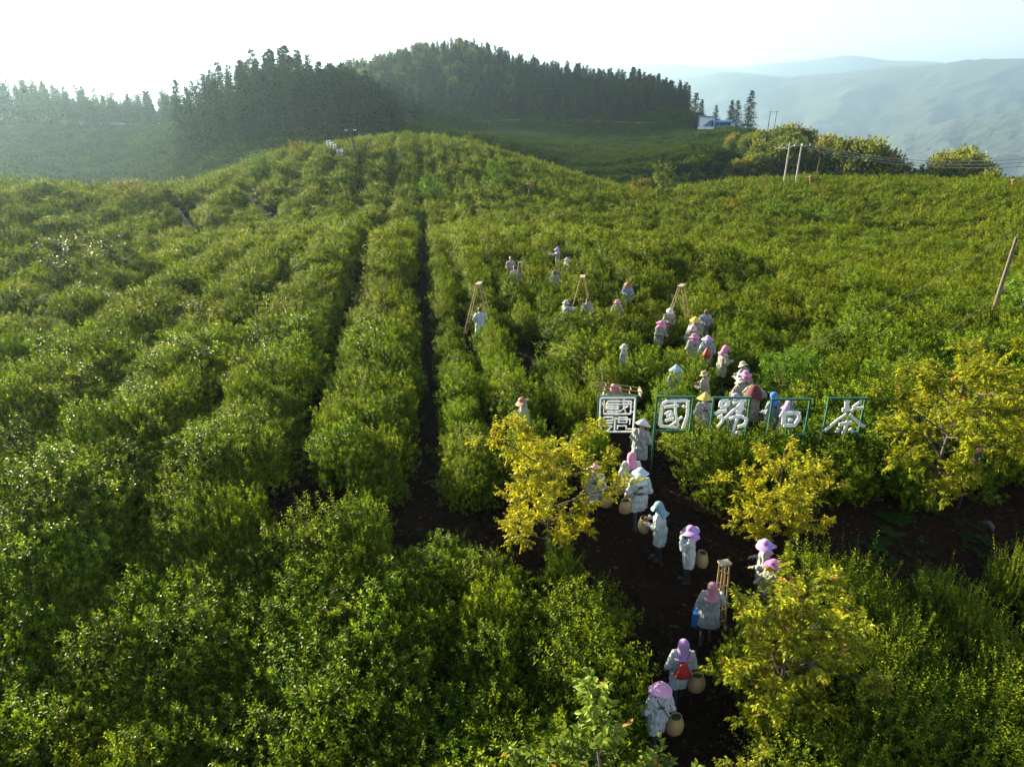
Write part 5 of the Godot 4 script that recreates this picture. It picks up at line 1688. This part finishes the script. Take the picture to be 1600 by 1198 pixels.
func make_people():
	M.hair = mat(Color(0.012, 0.010, 0.009), 0.5)
	M.body = mat(Color(1, 1, 1), 0.65, {"vertex_color_use_as_albedo": true})
	M.dark_cloth = mat(Color(0.02, 0.022, 0.025), 0.8)
	M.bamboo = mat(Color(1, 1, 1), 0.6, {"albedo_texture": noise_tex(0.09, [[0.2, srgb(0.16, 0.11, 0.04)], [0.55, srgb(0.32, 0.24, 0.10)], [0.9, srgb(0.42, 0.33, 0.16)]], 256, FastNoiseLite.TYPE_CELLULAR), "uv1_triplanar": true, "uv1_scale": Vector3(3, 9, 3)})
	M.picked = mat(Color(0.03, 0.05, 0.012), 0.8)
	M.red = mat(Color(0.34, 0.012, 0.012), 0.6)
	M.blue_bag = mat(Color(0.012, 0.14, 0.42), 0.5)
	M.maroon = mat(Color(0.16, 0.025, 0.02), 0.8)
	M.mask = mat(Color(0.2, 0.5, 0.55), 0.8)
	M.coats = []
	for c in [[Color(0.25, 0.27, 0.26), Color(0.16, 0.18, 0.175)], [Color(0.32, 0.37, 0.38), Color(0.22, 0.26, 0.27)], [Color(0.25, 0.235, 0.185), Color(0.17, 0.155, 0.12)], [Color(0.20, 0.225, 0.19), Color(0.13, 0.15, 0.125)], [Color(0.21, 0.26, 0.30), Color(0.14, 0.18, 0.21)]]:
		M.coats.append(mat(Color(1, 1, 1), 0.85, {"albedo_texture": noise_tex(0.012, [[0.25, c[1].linear_to_srgb()], [0.6, c[0].linear_to_srgb()]], 256), "uv1_triplanar": true, "uv1_scale": Vector3(1.4, 1.4, 1.4), "rim_enabled": true, "rim": 0.25, "normal_enabled": true, "normal_scale": 0.8, "normal_texture": noise_tex(0.02, [], 256, FastNoiseLite.TYPE_SIMPLEX_SMOOTH, true)}))
	make_head()
	var v := func(a: Array) -> Array: return [Vector3(a[0], a[1], a[2]), Vector3(a[3], a[4], a[5]), Vector3(a[6], a[7], a[8]), Vector3(a[9], a[10], a[11])]
	make_pose("walk", v.call([-0.26, 1.0, 0.03, -0.27, 0.80, -0.12, 0.26, 1.0, 0.03, 0.24, 0.93, -0.2]), 1.0, 0.52, 1)
	make_pose("stand", v.call([-0.25, 1.0, 0.02, -0.2, 0.92, -0.2, 0.25, 1.0, 0.02, 0.2, 0.95, -0.2]), 0.25, 0.5, 0)
	make_pose("pick", v.call([-0.26, 1.03, -0.05, -0.12, 1.0, -0.3, 0.26, 1.03, -0.05, 0.1, 1.04, -0.32]), 0.3, 0.52, 1, 0.4, 0.12)
	make_pose("face", v.call([-0.22, 1.07, -0.18, -0.06, 1.3, -0.2, 0.22, 1.07, -0.18, 0.06, 1.3, -0.2]), 0.2, 0.5, 1, 0.25)
	make_pose("reach", v.call([-0.2, 1.14, -0.24, -0.1, 1.16, -0.48, 0.2, 1.14, -0.24, 0.1, 1.22, -0.5]), 0.4, 0.52, 1, 0.1, 0.08)
	make_pose("carry", v.call([-0.25, 1.0, 0.02, -0.24, 0.78, -0.1, 0.24, 1.06, -0.12, 0.2, 1.18, -0.32]), 0.5, 0.5, 1, 0.1)
	make_pose("pole", v.call([-0.3, 1.12, -0.1, -0.26, 1.32, -0.1, 0.3, 1.12, -0.08, 0.24, 1.34, -0.06]), 0.5, 0.5, 1, 0.15)
	make_pose("raise", v.call([-0.3, 1.3, -0.1, -0.17, 1.5, -0.08, 0.3, 1.3, -0.1, 0.17, 1.5, -0.08]), 0.2, 0.5, 1, 0.2)
	var list := crowd_list()
	for i in list.size():
		var p: Array = list[i]
		var q: Dictionary = poses[p[3]]
		var o := thing("person", p[8], "person", on_ground(p[0], p[1]), deg_to_rad(p[2]), "tea pickers")
		o.scale = Vector3(0.9, 0.94, 0.9) * p[4]
		part("body", q.body, M.body, o)
		part("coat", q.coat, M.coats[p[5] if i < 12 else [p[5], 3, p[5], 4][i % 4]], o)
		headgear(o, p[6], q.head, q.tilt, i)
		if p[5] != 2 and p[3] in ["walk", "stand"]:
			var pb := MB.new()
			for k in 4:
				pb.box(Vector3(-0.05 + 0.035 * k, 1.12 + 0.012 * (k % 2), 0.128), Vector3(0.02, 0.035 + 0.01 * (k % 3), 0.012))
			part("back_print", pb.mesh(), M.dark_cloth, o)
		var ex: PackedStringArray = p[7].split(" ", false)
		var across_r := [Vector3(0.2, 0.82, 0.12), Vector3(0.08, 1.05, 0.165), Vector3(-0.04, 1.22, 0.135), Vector3(-0.11, 1.325, 0.03), Vector3(-0.08, 1.24, -0.11), Vector3(0.06, 1.04, -0.17), Vector3(0.19, 0.86, -0.1)]
		var across_l := across_r.map(func(a): return Vector3(-a.x, a.y, a.z))
		if ex.has("strap"):
			var mb := MB.new()
			mb.tube(across_r, [0.009], 5)
			part("strap", mb.mesh(), M.dark_cloth, o)
		if ex.has("belt"):
			var mb := MB.new()
			mb.lathe([Vector2(0.185, 1.005), Vector2(0.195, 1.0), Vector2(0.197, 0.955), Vector2(0.185, 0.95)], 24, Vector3.ZERO, Vector3(1.02, 1, 0.78))
			part("belt", mb.mesh(), M.dark_cloth, o)
			for s in [-1, 1]:
				mb = MB.new()
				var wr := Vector3(-0.27, 0.80, -0.12) if s < 0 else Vector3(0.24, 0.93, -0.2)
				var el := Vector3(0.26 * s, 1.0, 0.03)
				mb.tube([wr.lerp(el, 0.3), wr.lerp(el, 0.02)], [0.062, 0.05], 10)
				part("red_cuff", mb.mesh(), M.red, o)
		if ex.has("mask"):
			var mb := MB.new()
			mb.lathe([Vector2(0.088, -0.02), Vector2(0.098, -0.05), Vector2(0.085, -0.1)], 12, Vector3(0, 0, -0.025), Vector3(0.85, 1, 1), 0.0, 0.0, -1.2, 1.2)
			var pm := part("face_mask", mb.mesh(), M.mask, o)
			pm.transform = Transform3D(Basis(Vector3.RIGHT, -q.tilt), q.head)
		var who: String = p[8]
		if ex.has("basketR"):
			basket(o, "bamboo basket at the right hip of the " + short_who(i), Vector3(0.31, 0.52, 0.12), across_r)
		if ex.has("basketL"):
			basket(o, "bamboo basket at the left hip of the " + short_who(i), Vector3(-0.33, 0.5, 0.1), across_l)
		if ex.has("basketF"):
			basket(o, "bamboo basket held in front by the " + short_who(i), Vector3(0.05, 0.68, -0.42), [Vector3(0.0, 0.98, -0.36), Vector3(-0.05, 1.15, -0.2), Vector3(-0.1, 1.33, 0.02)])
		if ex.has("basketB"):
			basket(o, "bamboo basket behind the " + short_who(i), Vector3(0.08, 0.48, 0.33), across_r)
		if ex.has("redbag") or ex.has("maroonbag"):
			var red := ex.has("redbag")
			var g := thing("drawstring_bag", ("red drawstring bag on the back of the " if red else "maroon bag on the back of the ") + short_who(i), "bag", o.transform * Vector3(0, 0.84, 0.19), o.rotation.y, "")
			var mb := MB.new()
			mb.lathe([Vector2(0.012, 0.36), Vector2(0.03, 0.33), Vector2(0.1, 0.2), Vector2(0.14, 0.07), Vector2(0.12, 0.01), Vector2(0, 0.0)], 18, Vector3.ZERO, Vector3(1, 1, 0.42), 0.06, 2.0)
			part("bag_body", mb.mesh(), M.red if red else M.maroon, g)
			for s in [-1, 1]:
				mb = MB.new()
				mb.tube([Vector3(0.01 * s, 0.34, 0), Vector3(0.07 * s, 0.42, -0.04), Vector3(0.12 * s, 0.47, -0.14)], [0.006], 5)
				part("cord", mb.mesh(), M.dark_cloth, g)
		if ex.has("bluebag"):
			var g := thing("tote_bag", "blue printed bag carried by the picker with the upright ladder", "bag", o.transform * Vector3(-0.28, 0.42, -0.06), o.rotation.y, "")
			var mb := MB.new()
			mb.box(Vector3(0, 0.15, 0), Vector3(0.1, 0.3, 0.26))
			part("bag_body", mb.mesh(), M.blue_bag, g)
			for k in 3:
				mb = MB.new()
				mb.box(Vector3(-0.052, 0.08 + 0.07 * k, 0.01), Vector3(0.004, 0.035, 0.16))
				part("print", mb.mesh(), M.white_paint, g)
			mb = MB.new()
			mb.tube([Vector3(0, 0.3, -0.08), Vector3(0, 0.38, -0.04), Vector3(0, 0.38, 0.04), Vector3(0, 0.3, 0.08)], [0.007], 5)
			part("handle", mb.mesh(), M.blue_bag, g)

func short_who(i: int) -> String:
	return {0: "lowest picker", 1: "picker behind the branch", 5: "picker in the lavender flapped hat", 6: "picker in the teal bonnet", 7: "picker in the pale blue bonnet", 8: "picker in the plain pink hood", 9: "picker beside the yellow tree", 23: "picker in the upper queue", 37: "uppermost picker"}.get(i, "picker")

# ---------------------------------------------------------------- ladders
func ladder(label: String, at: Vector3, basis_: Basis, h: float, spread: float, rungs := 5, w0 := 0.34, w1 := 0.55):
	# a bamboo step ladder: a small platform on two ladders that lean apart
	var o := thing("bamboo_ladder", label, "ladder", at, 0.0, "bamboo ladders")
	o.basis = basis_
	for s in [-1, 1]:
		var foot_z: float = spread * 0.5 * s
		for e in [-1, 1]:
			var mb := MB.new()
			mb.tube([Vector3(w1 * 0.5 * e, -0.03, foot_z), Vector3(w0 * 0.5 * e, h - 0.02, 0.06 * s)], [0.022, 0.017], 7)
			part("rail", mb.mesh(), M.pole_bamboo, o)
		for r in rungs:
			var t := (r + 0.6) / (rungs + 0.4)
			var w := lerpf(w1, w0, t) * 0.5
			var z := lerpf(foot_z, 0.06 * s, t)
			var mb := MB.new()
			mb.tube([Vector3(-w, h * t, z), Vector3(w, h * t, z)], [0.014], 6)
			part("rung", mb.mesh(), M.pole_bamboo, o)
	var mb := MB.new()
	mb.box(Vector3(0, h, 0), Vector3(w0 * 1.25 + 0.05, 0.035, 0.2 if spread > 0.5 else 0.16))
	part("platform", mb.mesh(), M.plank, o)

func make_ladders():
	M.pole_bamboo = mat(Color(1, 1, 1), 0.6, {"albedo_texture": noise_tex(0.04, [[0.2, srgb(0.13, 0.09, 0.035)], [0.8, srgb(0.27, 0.20, 0.085)]], 256), "uv1_triplanar": true, "uv1_scale": Vector3(2, 2, 2)})
	M.plank = mat(Color(1, 1, 1), 0.8, {"albedo_texture": noise_tex(0.03, [[0.2, srgb(0.22, 0.17, 0.11)], [0.8, srgb(0.38, 0.31, 0.22)]], 256), "uv1_triplanar": true, "uv1_scale": Vector3(1, 4, 4)})
	ladder("open bamboo step ladder above the man with spread arms, leftmost", on_ground(-1.3, -26.8), Basis(Vector3.UP, 1.35), 2.3, 1.3)
	ladder("open bamboo step ladder being held upright, middle one of three", on_ground(2.88, -28.0), Basis(Vector3.UP, 1.4), 2.3, 1.2)
	ladder("open pale bamboo step ladder with clear rungs, rightmost of three", on_ground(6.6, -26.6), Basis(Vector3.UP, 1.05), 2.3, 1.3)
	ladder("folded bamboo ladder carried upright by the picker with the blue bag", on_ground(4.0, -10.75) + Vector3(0, 0.12, 0), Basis(Vector3.UP, 0.25) * Basis(Vector3.RIGHT, -0.06), 1.42, 0.12, 5, 0.13, 0.2)
	ladder("short ladder with grey board end on the shoulder above the seal sign", on_ground(2.83, -17.9) + Vector3(-0.45, 1.42, 0.0), Basis(Vector3.FORWARD, 1.72) * Basis(Vector3.UP, 1.57), 1.2, 0.14, 3, 0.3, 0.2)
	ladder("short pale folded ladder on a bareheaded picker's back, upper left", on_ground(0.28, -32.5) + Vector3(0, 0.75, 0.2), Basis(Vector3.BACK, -0.12) * Basis(Vector3.RIGHT, -0.1), 0.95, 0.1, 3, 0.14, 0.2)
